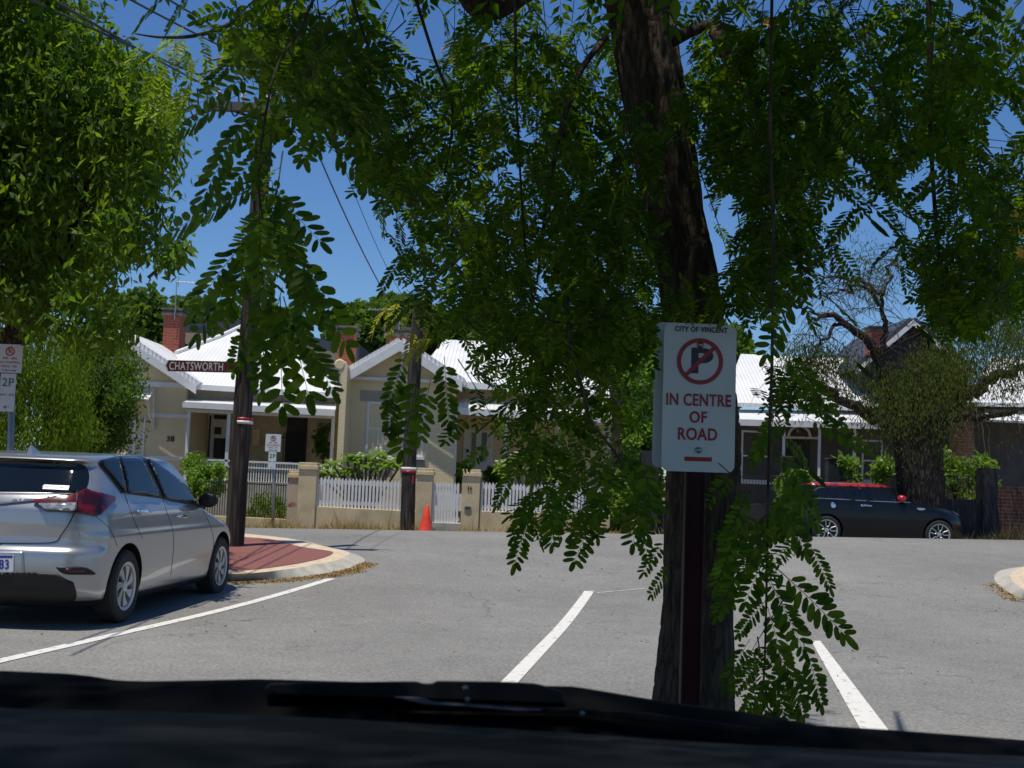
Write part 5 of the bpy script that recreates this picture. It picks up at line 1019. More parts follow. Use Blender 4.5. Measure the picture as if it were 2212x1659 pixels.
for sx in (1, -1):
    mb = MB(); c = Vector(((hm.x + .12) * sx, hm.y, hm.z + .03)); V = []; n = 14
    for i in range(9):
        a_ = math.pi * i / 8
        for k in range(n): b_ = 2 * math.pi * k / n; V.append(c + Vector((math.cos(b_) * math.sin(a_) * .10, -math.cos(a_) * .10, math.sin(b_) * math.sin(a_) * .085)))
    mb.add(V, [(i * n + k, i * n + (k + 1) % n, (i + 1) * n + (k + 1) % n, (i + 1) * n + k) for i in range(8) for k in range(n)]); mb.tube([c + Vector((-.14 * sx, 0, -.06)), c], .02, 6); mb.build('wing_mirror', M['redpaint'], mini.t, smooth=True)
ORG.clear(); ORG.update(SV)

# ------------------------------------------------------------------ the car the photo is taken from
own = thing('hatchback', (0, 0, 0), 'dark dashboard, cowl and wiper of a car seen from inside along the bottom edge', 'car')
def strip(rows, name, m, parent, smooth=True, th=.012):
    """rows: lists of world points of equal count"""
    n = len(rows[0]); V = [p for r_ in rows for p in r_]; F = [(i * n + k, i * n + k + 1, (i + 1) * n + k + 1, (i + 1) * n + k) for i in range(len(rows) - 1) for k in range(n - 1)]
    mb = MB(); mb.add(V, F); o = mb.build(name, m, parent, smooth=smooth, fix=True)
    if th: s_ = o.modifiers.new('thickness', 'SOLIDIFY'); s_.thickness = th; s_.offset = 0
    return o
def ypx(tab, xs): return np.interp(xs, [a for a, b in tab], [b for a, b in tab])
cx_ = np.linspace(-700, 2900, 150)
cowl = [(-700, 1440), (0, 1462), (140, 1468), (190, 1473), (250, 1483), (320, 1485), (560, 1480), (900, 1490), (1240, 1496), (1420, 1526), (1640, 1556), (1760, 1580), (1925, 1590), (2212, 1612), (2900, 1668)]
cy = ypx(cowl, cx_)
rows = []
for dd, dy in ((1.5, 34), (1.28, 6), (1.24, 1), (1.2, 0), (1.17, 6), (1.12, 40), (1.06, 110), (1.02, 200)): rows.append([P(x, y + dy, dd) for x, y in zip(cx_, cy)])
strip(rows, 'cowl_panel', M['blackpl'], own)
# bonnet sloping away below the cowl line
bx = np.linspace(-.95, .95, 30); rows = [[Vector((x, d, z - .10 * (abs(x) / .95) ** 3 - .05 * (x + .3) * .3)) for x in bx] for d, z in ((1.45, 1.08), (1.7, 1.045), (2.0, .98), (2.25, .88), (2.38, .74), (2.4, .5))]
strip(rows, 'bonnet', M['blackpaint'], own)
# dashboard top: a moulded shelf
dline = [(-700, 1500), (0, 1545), (300, 1553), (600, 1566), (1100, 1592), (1600, 1622), (2212, 1652), (2900, 1690)]
xs2 = np.linspace(-900, 3200, 90); dy_ = ypx(dline, xs2); rows = []
for dd, dy in ((1.06, 160), (1.03, 60), (.99, 6), (.97, 0), (.93, 4), (.88, 16), (.84, 24), (.80, 20), (.74, 34), (.68, 58), (.62, 92), (.55, 150), (.50, 260), (.48, 600)):
    rows.append([P(x, y + dy + 3 * math.sin(x / 300 + dd * 9), dd) for x, y in zip(xs2, dy_)])
strip(rows, 'dashboard', M['dash'], own)
# wiper at rest : arm, blade, pivot screw
def prof_bar(name, up, lo, d, m, parent, depth=.03):
    n = len(up); V = [P(x, y, d) for x, y in up] + [P(x, y, d) for x, y in lo] + [P(x, y, d + depth) for x, y in up] + [P(x, y, d + depth) for x, y in lo]
    F = []
    for i in range(n - 1): F += [(i, i + 1, n + i + 1, n + i), (2 * n + i, 3 * n + i, 3 * n + i + 1, 2 * n + i + 1), (i, 2 * n + i, 2 * n + i + 1, i + 1), (n + i, n + i + 1, 3 * n + i + 1, 3 * n + i)]
    F += [(0, n, 3 * n, 2 * n), (n - 1, 3 * n - 1, 4 * n - 1, 2 * n - 1)]
    mb = MB(); mb.add(V, F); return mb.build(name, m, parent, bevel=.0012)
ux = np.linspace(574, 1218, 60); ut = [(574, 1485), (580, 1476), (700, 1473), (900, 1471), (915, 1476), (932, 1476), (945, 1470), (1100, 1472), (1160, 1476), (1218, 1494)]
lt = [(574, 1490), (600, 1500), (800, 1506), (1000, 1512), (1218, 1520)]
arm = prof_bar('wiper_blade', list(zip(ux, ypx(ut, ux))), list(zip(ux, ypx(lt, ux))), 1.10, M['wiper'], own)
ux = np.linspace(850, 1640, 60); ut = [(850, 1504), (905, 1506), (940, 1514), (1100, 1524), (1250, 1530), (1400, 1540), (1640, 1572)]; lt = [(850, 1507), (880, 1513), (920, 1523), (1000, 1527), (1250, 1542), (1400, 1556), (1640, 1588)]
wa = prof_bar('wiper_arm', list(zip(ux, ypx(ut, ux))), list(zip(ux, ypx(lt, ux))), 1.075, M['wiper'], own, .02)
ux = np.linspace(852, 1170, 40); ut = [(852, 1504), (900, 1505), (918, 1508), (935, 1517), (1000, 1521), (1120, 1530), (1170, 1532)]; lt = [(852, 1507), (880, 1512), (915, 1521), (935, 1523), (1000, 1526), (1120, 1537), (1170, 1535)]
prof_bar('worn_edge', list(zip(ux, ypx(ut, ux))), list(zip(ux, ypx(lt, ux))), 1.07, M['wiperedge'], wa, .004)
for x, y in ((1005, 1487), (1010, 1512), (1258, 1543)):
    mb = MB(); mb.lathe(P(x, y, 1.066), [(.0005, -.0022), (.0018, -.002), (.0024, .003)], 14, 'y'); mb.build('screw', M['bolt'], wa)
# body shell around the camera (roof, doors, tailgate) so the dash is shaded as inside a real car
mb = MB(); z0, z1 = 1.62, 1.66
def panel(name, pts, off, m='blackpl'):
    mb = MB(); mb.prism(pts, off); return mb.build(name, M[m], own)
panel('roof', [(-.68, .30, 1.60), (.86, .30, 1.60), (.92, -1.9, 1.60), (-.74, -1.9, 1.60)], (0, 0, .05))
for sx, xx, xt in ((-1, -.86, -.70), (1, 1.04, .88)):
    panel('door', [(xx, 1.15, .40), (xx, 1.15, 1.10), (xx, .1, 1.14), (xx, -1.9, 1.14), (xx, -1.9, .40)], (sx * .05, 0, 0))
    mb = MB(); mb.tube([(xx, 1.15, 1.10), (xt, .28, 1.60)], .035, 8); mb.tube([(xx, -.35, 1.12), (xt, -.3, 1.6)], .05, 8); mb.build('pillar', M['blackpl'], own)
panel('tailgate', [(-.84, -1.95, .4), (1.02, -1.95, .4), (1.02, -1.95, 1.15), (-.84, -1.95, 1.15)], (0, -.06, 0))
panel('floor', [(-.84, -1.9, .35), (1.02, -1.9, .35), (1.02, 1.1, .35), (-.84, 1.1, .35)], (0, 0, -.05))
# ------------------------------------------------------------------ main tree : pinnate leaves hanging round the camera
def leaflet(nseg=4):
    ts = [0, .2, .5, .82, 1.0][:nseg + 1]; hw = [.16, .84, 1.0, .86, .36]; V = []
    for t, h in zip(ts, hw):
        z = -.05 * math.sin(math.pi * t)
        V += [(t, -h * .5, z + .06 * h), (t, 0, z), (t, h * .5, z + .06 * h)]
    F = []
    for i in range(nseg):
        for j in range(2): F.append((i * 3 + j, i * 3 + j + 1, (i + 1) * 3 + j + 1, (i + 1) * 3 + j))
    return np.array(V), F
LV, LF = leaflet()
def proto_frond(seed, pairs=8, curve=.5, low=False):
    """unit frond: rachis along +x length 1, leaflets in the xy plane, gravity = -z"""
    r = np.random.default_rng(seed); V, F = [], []; n = 0; ax = []
    for i in range(9):
        s = i / 8; ax.append((s - .12 * curve * s * s, 0, -curve * .45 * s * s))
    ax = np.array(ax)
    def at(s): return np.array([np.interp(s * 8, range(9), ax[:, k]) for k in range(3)])
    # rachis as thin 3-sided tube
    rv = []
    for i in range(0, 9, 2):
        rr = .006 * (1 - .6 * i / 8)
        for k in range(3): a = 2.094 * k; rv.append(ax[i] + np.array([0, rr * math.cos(a), rr * math.sin(a)]))
    V += rv; F += [(3 * i + k, 3 * i + (k + 1) % 3, 3 * i + 3 + (k + 1) % 3, 3 * i + 3 + k) for i in range(4) for k in range(3)]; n = len(V)
    for p in range(pairs):
        s = .16 + .80 * p / (pairs - 1)
        for sd in (-1, 1):
            if r.random() < .05: continue
            L = .225 * (1 - .35 * abs(s - .5) * 1.4) * r.uniform(.85, 1.12) * (8 / pairs) ** .5; W = L * r.uniform(.37, .46)
            an = sd * R(r.uniform(52, 74) - 18 * s); droop = r.uniform(.0, .38)
            d = np.array([math.cos(an), math.sin(an), -droop * .6]); d /= np.linalg.norm(d); up = np.array([0, 0, 1.0]) + r.normal(0, .13, 3) + np.array([0, -sd * .35 * droop, 0]); sdv = np.cross(up, d); sdv /= np.linalg.norm(sdv); nn = np.cross(d, sdv)
            b = at(s + sd * .012); k0 = n
            if low: pts = [(0, 0, 0), (.45, -.5, .03), (1, 0, 0), (.45, .5, .03)]; fs = [(0, 1, 2, 3)]
            else: pts, fs = LV, LF
            for x, y, z in pts: V.append(b + d * (x * L + .012) + sdv * y * W + nn * z * L)
            F += [tuple(i + n for i in f) for f in fs]; n = len(V)
    d = at(1.0) - at(.92); d /= np.linalg.norm(d); sdv = np.array([0, 1.0, 0]); nn = np.cross(d, sdv); L = .2
    pts, fs = ([(0, 0, 0), (.45, -.5, .03), (1, 0, 0), (.45, .5, .03)], [(0, 1, 2, 3)]) if low else (LV, LF)
    for x, y, z in pts: V.append(at(1.0) + d * x * L + sdv * y * L * .38 + nn * z * L)
    F += [tuple(i + n for i in f) for f in fs]
    return np.array(V), np.array(F)
PF = [proto_frond(i, [8, 9, 10, 9, 11][i % 5], [.2, .5, .8, 1.0, .35][i % 5]) for i in range(10)]
PL = [proto_frond(20 + i, 7, [.3, .7, 1.0][i % 3], True) for i in range(6)]
class Fronds:
    def __init__(s): s.V = []; s.F = []; s.n = 0
    def add(s, base, d, L, up=None, low=False, pr=None):
        d = np.array(d, float); d /= np.linalg.norm(d); u = np.array(up if up is not None else (0, 0, 1.0)); y = np.cross(u, d); ny = np.linalg.norm(y)
        if ny < 1e-3: y = np.array([1.0, 0, 0]); ny = 1
        y /= ny; z = np.cross(d, y); PV, PFc = (PL if low else PF)[pr if pr is not None else random.randrange(6 if low else 10)]
        W = np.array(base) + L * (PV[:, :1] * d + PV[:, 1:2] * y + PV[:, 2:] * z); s.V.append(W); s.F.append(PFc + s.n); s.n += len(W)
    def build(s, name, m, parent): return npmesh(name, np.vstack(s.V), np.vstack(s.F), m, parent)
tr_c = [(1497, 1640, 4.35, .168), (1497, 1530, 4.35, .146), (1503, 1400, 4.35, .132), (1507, 1300, 4.35, .124), (1514, 1150, 4.35, .128), (1520, 1010, 4.35, .130), (1519, 900, 4.35, .124), (1500, 700, 4.37, .110), (1478, 560, 4.39, .107), (1448, 427, 4.41, .108), (1421, 275, 4.43, .107), (1392, 125, 4.45, .110), (1373, 0, 4.47, .114), (1340, -200, 4.5, .115), (1290, -450, 4.55, .10), (1260, -800, 4.6, .085)]
b0 = P(1497, 1640, 4.35); root = Vector((b0.x, 4.35, 0))
tree = thing('street_tree', root, 'street tree with leaning trunk behind the large sign and hanging sprays of oval leaflets', 'tree')
cpts = [Vector((root.x - .02, 4.35, -.1)), Vector((root.x, 4.35, .25))] + [P(x, y, d) for x, y, d, r_ in tr_c]; crad = [.22, .18] + [c[3] for c in tr_c]
cp = spl(cpts, 22); cr_ = list(np.interp(np.linspace(0, len(cpts) - 1, len(cp)), range(len(cpts)), crad))
NS = 72; V = []
for i, (p, r_) in enumerate(zip(cp, cr_)):
    t = (cp[min(i + 1, len(cp) - 1)] - cp[max(i - 1, 0)]).normalized(); a = Vector((1, 0, 0)); a = (a - t * a.dot(t)).normalized(); b_ = t.cross(a)
    for k in range(NS):
        an = 2 * math.pi * k / NS; c_, s_ = math.cos(an), math.sin(an)
        f1 = noise.noise(Vector((c_ * 5.5, s_ * 5.5, p.z * 3.0))); f2 = abs(noise.noise(Vector((c_ * 9, s_ * 9, p.z * 2.2 + 7)))); f3 = noise.noise(Vector((c_ * 16, s_ * 16, p.z * 14)))
        blk = abs(noise.noise(Vector((c_ * 4, s_ * 4, p.z * 11 + 3)))); rr = r_ * (1 + .035 * f1 - .10 * max(0, .22 - f2) / .22 + .02 * f3 - .05 * max(0, .1 - blk) / .1 + (.12 * max(0, 1 - p.z / .5) * noise.noise(Vector((c_ * 2, s_ * 2, 1)))))
        V.append(p + (a * c_ + b_ * s_) * rr)
n = len(cp); mb = MB(); mb.add(V, [(i * NS + k, i * NS + (k + 1) % NS, (i + 1) * NS + (k + 1) % NS, (i + 1) * NS + k) for i in range(n - 1) for k in range(NS)])
mb.build('trunk', M['bark'], tree, smooth=True)
# second stem forking up behind the first, and limbs
def limb(px, rads, m='bark', name='branch', n=10, k=6):
    pts = spl([P(x, y, d) for x, y, d in px], k); rr = list(np.interp(np.linspace(0, len(px) - 1, len(pts)), range(len(px)), rads)); mb = MB(); mb.tube(pts, rr, n, jit=.05); return mb.build(name, M[m], tree, smooth=True)
limb([(1500, 640, 4.5), (1478, 420, 4.65), (1455, 250, 4.75), (1436, 120, 4.8), (1425, 0, 4.9), (1400, -260, 5.1)], [.05, .068, .066, .062, .058, .05], n=16)
limb([(1330, -120, 4.5), (1200, -90, 4.3), (1085, -22, 4.1), (1040, -14, 4.0), (960, -90, 3.8), (600, -220, 3.5), (300, -300, 3.3)], [.10, .09, .085, .08, .05, .035, .02], n=16)
limb([(1445, 90, 4.6), (1540, 55, 4.7), (1640, 100, 4.9), (1740, 190, 5.2), (1800, 270, 5.3)], [.028, .022, .014, .008, .004])
limb([(1540, 55, 4.7), (1600, 180, 4.5), (1680, 300, 4.6), (1720, 420, 4.7)], [.03, .02, .014, .006])
limb([(1310, 78, 4.35), (1262, 140, 4.2), (1235, 200, 4.15), (1200, 330, 4.1), (1180, 440, 4.05), (1160, 610, 4.0)], [.012, .011, .010, .008, .006, .003])
limb([(1112, -20, 3.6), (1114, 110, 3.6), (1116, 230, 3.6), (1150, 640, 3.7), (1240, 700, 3.7)], [.005, .0045, .004, .003, .002])
limb([(1668, -40, 3.2), (1664, 300, 3.2), (1670, 480, 3.2), (1668, 760, 3.2), (1660, 1000, 3.2), (1656, 1260, 3.2), (1652, 1420, 3.2), (1645, 1560, 3.2)], [.0046, .0045, .0045, .0044, .0038, .0032, .0026, .002])
limb([(2005, -60, 4.2), (2008, 100, 4.2), (2012, 330, 4.2), (2030, 560, 4.3), (2050, 640, 4.3)], [.011, .009, .008, .007, .004])
limb([(1225, 640, 3.5), (1235, 760, 3.45), (1262, 850, 3.4), (1275, 905, 3.4), (1330, 980, 3.35), (1390, 1080, 3.3)], [.006, .006, .005, .004, .003, .002])
limb([(880, -60, 3.8), (940, 130, 3.9), (978, 240, 3.9), (960, 380, 4.0)], [.006, .005, .004, .003]); limb([(740, -70, 3.3), (800, 110, 3.4), (860, 200, 3.5), (900, 320, 3.6)], [.005, .004, .003, .002])
limb([(700, -60, 3.0), (650, 60, 2.8), (600, 140, 2.7), (572, 260, 2.6), (560, 420, 2.55), (600, 600, 2.55)], [.004, .0035, .003, .0027, .002, .0015])
limb([(2170, 470, 5.2), (2176, 560, 5.2), (2178, 640, 5.2)], [.008, .007, .005])
FR = Fronds(); FY = Fronds(); FG = Fronds(); TW = MB()
def explicit(b, t, d, dt=0.0, sc=1.0, F_=None, pr=None, roll=0.0):
    """one compound leaf from photo point b to t at depth d"""
    p, q = P(b[0], b[1], d), P(t[0], t[1], d + dt); v = q - p; up = Vector((random.gauss(0, .25) + roll, -1.0, .55)); (F_ or FR).add(p, v, v.length * 1.0 * sc, up, pr=pr if pr is not None else random.choice([0, 5, 4, 9]))
near = [((553, 98), (441, 168)), ((560, 155), (425, 215)), ((520, 200), (385, 276)), ((556, 235), (470, 330)), ((560, 225), (410, 418)), ((528, 415), (356, 492)), ((560, 395), (440, 460)), ((545, 505), (408, 645)), ((545, 560), (410, 716)), ((560, 330), (478, 420)),
        ((575, 400), (690, 512)), ((590, 430), (655, 590)), ((560, 430), (560, 600)), ((580, 380), (640, 470)), ((640, 540), (762, 742)), ((620, 560), (700, 690)), ((605, 640), (606, 884)), ((610, 620), (560, 800)), ((640, 700), (717, 825)), ((612, 640), (667, 838)), ((585, 640), (628, 760)), ((580, 700), (545, 850)), ((535, 700), (492, 812)), ((560, 500), (500, 640)), ((600, 480), (640, 640)), ((540, 590), (470, 700)), ((590, 560), (540, 720)), ((660, 560), (650, 700)),
        ((545, 262), (632, 272)), ((600, 180), (660, 330)), ((650, 200), (700, 330)), ((720, 230), (655, 335)), ((362, -10), (273, 48)), ((420, -20), (340, 60)), ((600, 300), (530, 400))]
for i, (b, t) in enumerate(near): explicit(b, t, 2.45 + .25 * (i % 3) * .5, random.uniform(-.12, .12), 1.02)
mid_ = [((850, 850), (832, 955)), ((880, 760), (835, 880)), ((905, 800), (872, 985)), ((930, 820), (905, 940)), ((960, 770), (965, 905)), ((900, 640), (830, 700)), ((1010, 900), (962, 945)), ((1150, 1095), (1112, 1205)), ((1160, 1060), (1105, 1150)), ((1190, 1060), (1198, 1185)), ((1290, 1090), (1238, 1222)), ((1330, 1060), (1240, 1150)), ((1300, 960), (1290, 1110)), ((1335, 975), (1425, 1082)), ((1380, 1060), (1368, 1165)), ((1370, 1110), (1408, 1212)), ((1440, 1165), (1388, 1232)), ((1450, 1220), (1400, 1285)), ((1110, 1010), (1072, 1095)), ((1240, 1020), (1200, 1150)), ((1060, 960), (1000, 1010)), ((880, 540), (815, 620)), ((835, 360), (760, 408)), ((870, 380), (795, 440)), ((1390, 980), (1410, 1120))]
for b, t in mid_: explicit(b, t, random.uniform(3.0, 3.5), random.uniform(-.15, .15))
rt_ = [((1690, 760), (1800, 870)), ((1700, 850), (1830, 900)), ((1670, 900), (1620, 1000)), ((1672, 960), (1770, 1080)), ((1665, 1010), (1790, 1130)), ((1668, 1060), (1758, 1200)), ((1740, 1160), (1800, 1265)), ((1665, 1120), (1600, 1230)), ((1662, 1180), (1605, 1310)), ((1664, 1215), (1842, 1368)), ((1662, 1250), (1742, 1400)), ((1660, 1290), (1585, 1372)), ((1658, 1310), (1700, 1450)), ((1735, 1388), (1790, 1532)), ((1655, 1370), (1742, 1500)), ((1655, 1400), (1588, 1500)), ((1652, 1450), (1720, 1580)), ((1650, 1470), (1590, 1560)), ((1700, 1440), (1755, 1560)), ((1650, 1520), (1700, 1640)), ((1645, 1540), (1605, 1640)), ((1610, 1120), (1540, 1250)), ((1600, 1220), (1545, 1340)), ((1620, 1060), (1555, 1180)), ((1690, 940), (1760, 1000)), ((1740, 900), (1880, 960)), ((1720, 1020), (1700, 1150)), ((1620, 1380), (1560, 1480)), ((1710, 640), (1660, 760))]
for b, t in rt_: explicit(b, t, random.uniform(2.95, 3.35), random.uniform(-.1, .1))
# regions of hanging foliage  (photo outline, cover factor, depth range)
regions = [
 ([(400, 20), (560, -40), (760, -40), (760, 300), (700, 330), (650, 230), (560, 200), (470, 110)], 3.0, 2.9, 4.2),
 ([(540, 250), (640, 380), (680, 500), (640, 620), (560, 640), (520, 560), (540, 420)], 1.1, 2.6, 3.0),
 ([(740, -40), (1320, -40), (1400, 290), (1480, 650), (1330, 700), (1100, 690), (960, 660), (860, 640), (820, 470), (780, 390), (745, 250)], 2.5, 3.4, 6.0),
 ([(860, 560), (1100, 640), (1420, 640), (1430, 760), (1350, 860), (1250, 850), (1130, 760), (1010, 720), (950, 740), (900, 690)], .62, 3.4, 6.0),
 ([(1060, 740), (1190, 800), (1330, 840), (1390, 900), (1400, 1050), (1350, 1120), (1240, 1130), (1110, 1110), (1080, 1050), (1000, 940), (960, 830)], .5, 3.2, 4.8),
 ([(1080, 1060), (1420, 1000), (1400, 1140), (1250, 1170), (1120, 1160)], .4, 3.2, 4.2),
 ([(1500, -40), (1820, -40), (1800, 120), (1870, 240), (1800, 380), (1760, 430), (1780, 560), (1700, 640), (1590, 700), (1560, 560), (1515, 400), (1480, 200)], 2.6, 3.4, 5.6),
 ([(1780, -40), (2260, -40), (2260, 350), (2100, 370), (1960, 360), (1870, 340), (1840, 260), (1790, 110)], 2.2, 3.5, 5.3),
 ([(1770, 380), (1900, 350), (1980, 430), (2120, 300), (2260, 330), (2260, 690), (2130, 680), (2000, 620), (1930, 480), (1850, 450)], 2.2, 3.5, 5.2),
 ([(1930, 480), (2130, 560), (2120, 720), (2040, 740), (1960, 620)], 1.7, 3.8, 4.8),
 ([(1740, 500), (1850, 470), (1880, 570), (1800, 620)], 1.0, 3.6, 4.4),
 ([(1620, 600), (1760, 560), (1740, 660), (1640, 700)], 1.1, 3.4, 4.6),
 ([(1600, 790), (1760, 770), (1800, 860), (1700, 900), (1620, 880)], 1.3, 3.1, 3.9),
 ([(1540, 1040), (1660, 960), (1760, 1060), (1770, 1180), (1640, 1240), (1540, 1300), (1530, 1150)], .5, 3.0, 4.1),
 ([(1600, 1330), (1700, 1300), (1750, 1420), (1740, 1560), (1600, 1600)], .35, 2.9, 3.5),
 ([(1440, 60), (1500, 60), (1520, 260), (1460, 300), (1400, 250)], .9, 3.6, 4.2), ([(1380, 260), (1470, 240), (1480, 330), (1400, 350)], 1.0, 3.7, 4.2), ([(1430, 620), (1560, 560), (1560, 690), (1440, 700)], .5, 3.8, 4.2),
]
holes = [[(600, 330), (740, 320), (770, 400), (800, 460), (820, 560), (860, 640), (720, 690), (650, 480)], [(1808, 95), (1850, 110), (1890, 230), (1868, 250), (1820, 180)], [(1745, 455), (1850, 440), (1885, 480), (1870, 540), (1790, 480)], [(1955, 370), (2040, 350), (2060, 420), (1990, 440)], [(2110, 250), (2212, 235), (2212, 330), (2130, 320)], [(1540, 430), (1580, 420), (1600, 500), (1560, 520)], [(880, 100), (960, 90), (950, 130), (900, 150)], [(1085, 330), (1130, 320), (1120, 400), (1090, 400)]]
allreg = [r_[0] for r_ in regions]
def inany(x, y):
    X_, Y_ = np.array([x]), np.array([y])
    if any(pip(X_, Y_, h)[0] for h in holes): return False
    return any(pip(X_, Y_, r_)[0] for r_ in allreg)
random.seed(11); nfr = 0
for poly, cov, da, db in regions:
    A = parea(poly); n = 0; dm = (da + db) / 2; fa = .0056 * (FP / dm) ** 2; want = A * cov * 2.1 / fa; tries = 0; starts = sample_poly(poly, 6000, int(A) % 997)
    while n < want and tries < 5900:
        n0 = n; X0, Y0 = starts[tries]; tries += 1; d = random.uniform(da, db); p = np.array(P(X0, Y0 - random.uniform(0, 60), d)); L_ = random.uniform(.25, .7)
        sd = np.array([random.gauss(0, .45), random.gauss(0, .35), -1.0 + random.random() * .5]); sd /= np.linalg.norm(sd); step = .055; kk = int(L_ / step); az = random.random() * 6.28; pts_ = [p.copy()]
        for i in range(kk):
            sd[2] -= .05; sd /= np.linalg.norm(sd); p = p + sd * step; az += 2.4; x, y = proj(p)
            if not inany(x, y): break
            pts_.append(p.copy()); fl = random.uniform(.12, .21); out = np.array([math.cos(az), math.sin(az), 0]); dr = out * 1.0 + sd * .3 + np.array([0, 0, .05 - .6 * random.random()]); dr /= np.linalg.norm(dr)
            tx, ty = proj(p + dr * fl * .85 + np.array([0, 0, -.15 * fl]))
            if not inany(tx, ty): continue
            FR.add(p, dr, fl, (random.gauss(0, .35), .32 + random.gauss(0, .3), .75)); n += 1; nfr += 1
        if len(pts_) > 2 and n - n0 > 1: TW.tube([Vector(q) for q in pts_], [max(.001, .0024 * (1 - i / len(pts_))) for i in range(len(pts_))], 4, cap=False)
# sunlit pale clump upper left and yellowing sprays by the far pole
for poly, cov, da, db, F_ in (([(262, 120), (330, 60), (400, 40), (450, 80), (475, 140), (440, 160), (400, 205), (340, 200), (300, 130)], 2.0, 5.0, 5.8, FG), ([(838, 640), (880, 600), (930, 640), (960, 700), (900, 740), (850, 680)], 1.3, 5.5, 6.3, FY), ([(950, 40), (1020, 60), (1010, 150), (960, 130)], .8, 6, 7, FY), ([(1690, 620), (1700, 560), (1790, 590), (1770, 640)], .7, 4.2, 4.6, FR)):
    A = parea(poly); want = A * cov / (.0062 * (FP / ((da + db) / 2)) ** 2)
    for X0, Y0 in sample_poly(poly, int(want) + 3, 5):
        q = np.array(P(X0, Y0, random.uniform(da, db))); an = random.uniform(0, 6.28); F_.add(q, [math.cos(an) * .7, math.sin(an) * .7, -.6], random.uniform(.14, .22))
limb([(640, -40, 5.2), (520, 40, 5.3), (430, 75, 5.3), (350, 80, 5.4), (290, 72, 5.4)], [.014, .012, .009, .006, .003]); limb([(980, 560, 5.8), (900, 640, 5.9), (850, 650, 5.9)], [.01, .007, .003])
# the crown above and behind the frame (shades the sign and the car)
random.seed(5)
for _ in range(10000):
    x, y = random.uniform(-2.6, 4.6), random.uniform(-1.2, 6.4); zlow = max(2.5, 1.38 + y * .40 + .15); z = random.uniform(zlow, 7.6)
    if x < -.9 and y > 4.8: continue
    if x > 1.2 and y > 5.3: continue
    if noise.noise(Vector((x * .8, y * .8, z * .8))) < -.22: continue
    an = random.uniform(0, 6.28); FR.add((x, y, z), [math.cos(an) * .8, math.sin(an) * .8, -.6], random.uniform(.24, .34), low=True)
for _ in range(1300):
    an = random.uniform(0, 6.28); FR.add((random.uniform(-.8, 1.2), random.uniform(2.1, 3.7), random.uniform(3.3, 5.6)), [math.cos(an) * .8, math.sin(an) * .8, -.5], random.uniform(.24, .34), low=True)
for i in range(14):
    a = 2 * math.pi * i / 14; s_ = Vector((1.4 - .25, 4.6, 3.6 + .15 * i)); e_ = s_ + Vector((math.cos(a) * 2.6, math.sin(a) * 2.4, 1.6))
    if e_.x < -1.2: continue
    TW.tube(spl([s_, s_.lerp(e_, .5) + Vector((0, 0, .5)), e_], 5), list(np.linspace(.05, .012, 11)), 7)
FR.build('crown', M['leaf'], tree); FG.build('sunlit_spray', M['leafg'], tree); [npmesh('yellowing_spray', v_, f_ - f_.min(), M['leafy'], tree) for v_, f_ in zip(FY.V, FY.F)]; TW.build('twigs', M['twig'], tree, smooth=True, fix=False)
for X, Y, d in ((1662, 44, 4.2), (1670, 52, 4.2), (1655, 50, 4.25), (2190, 462, 3.9), (2200, 470, 3.9), (2198, 540, 3.9), (2206, 548, 3.9), (2188, 500, 4.0), (2207, 500, 4.0)):
    mb = MB(); c = P(X, Y, d); V = [c]
    for k in range(5): a = 2 * math.pi * k / 5; e = Vector((math.cos(a), -.3, math.sin(a))) * .016; s_ = Vector((-math.sin(a), 0, math.cos(a))) * .008; V += [c + e * .6 + s_, c + e, c + e * .6 - s_]
    mb.add(V, [(0, 1 + 3 * k, 2 + 3 * k, 3 + 3 * k) for k in range(5)]); mb.build('flower', M['yellow'], tree, fix=False)
for X, Y, L_ in ((1720, 560, .09), (1880, 470, .10), (2160, 420, .09), (1745, 1010, .10), (1850, 780, .09), (1980, 700, .1), (1640, 160, .09)):
    mb = MB(); c = P(X, Y, 3.9); mb.prism([c + Vector(q) * L_ * .55 for q in ((0, 0, 0), (.35, 0, -.25), (.9, .05, -.7), (1.2, .05, -1.1), (.9, 0, -1.05), (.4, 0, -.65), (.05, 0, -.3))], (0, .002, 0)); mb.build('seed_pod', M['leaf'], tree, fix=False)

# ------------------------------------------------------------------ other vegetation
TR_ = [P(-90, 1180, 15.0), P(-60, 900, 14.8), P(-14, 785, 14.6), P(45, 705, 14.4), P(95, 640, 14.2), P(160, 560, 14.0)]; TR_[0].z = .1
TR[id(TR_)] = [.24, .20, .17, .14, .11, .08]
blob_tree('street_tree', 'large bushy street tree on the left with long drooping leaves, above the silver car', [(-260, -260), (60, -160), (150, 20), (200, 70), (240, 110), (300, 170), (345, 210), (372, 275), (370, 345), (330, 400), (335, 470), (280, 510), (262, 590), (215, 640), (120, 650), (20, 660), (-260, 660)], 12.0, 16.0, 620, .36, 62000, .145, .17, M['willow'], TR_, M['darkbark'], down=.85, spread=.8, limbs=30, seed=3)
R2 = []
for (c0, c1_, n_) in (((345, 540), (400, 545), 60), ((400, 570), (330, 520), 40), ((150, 700), (290, 725), 120), ((60, 700), (150, 715), 60)): R2 += [(c0[0] + (c1_[0] - c0[0]) * random.random() + random.gauss(0, 14), c0[1] + (c1_[1] - c0[1]) * random.random() + random.gauss(0, 16)) for _ in range(n_ * 3)]
lt_ = bpy.data.objects['street_tree.001']; q = nP(np.array(R2), rng.uniform(12, 13, len(R2))); npmesh('outer_leaves', leaf_cloud(q, .13, .19, .9, .6, 4), quads(len(q)), M['willow'], lt_)
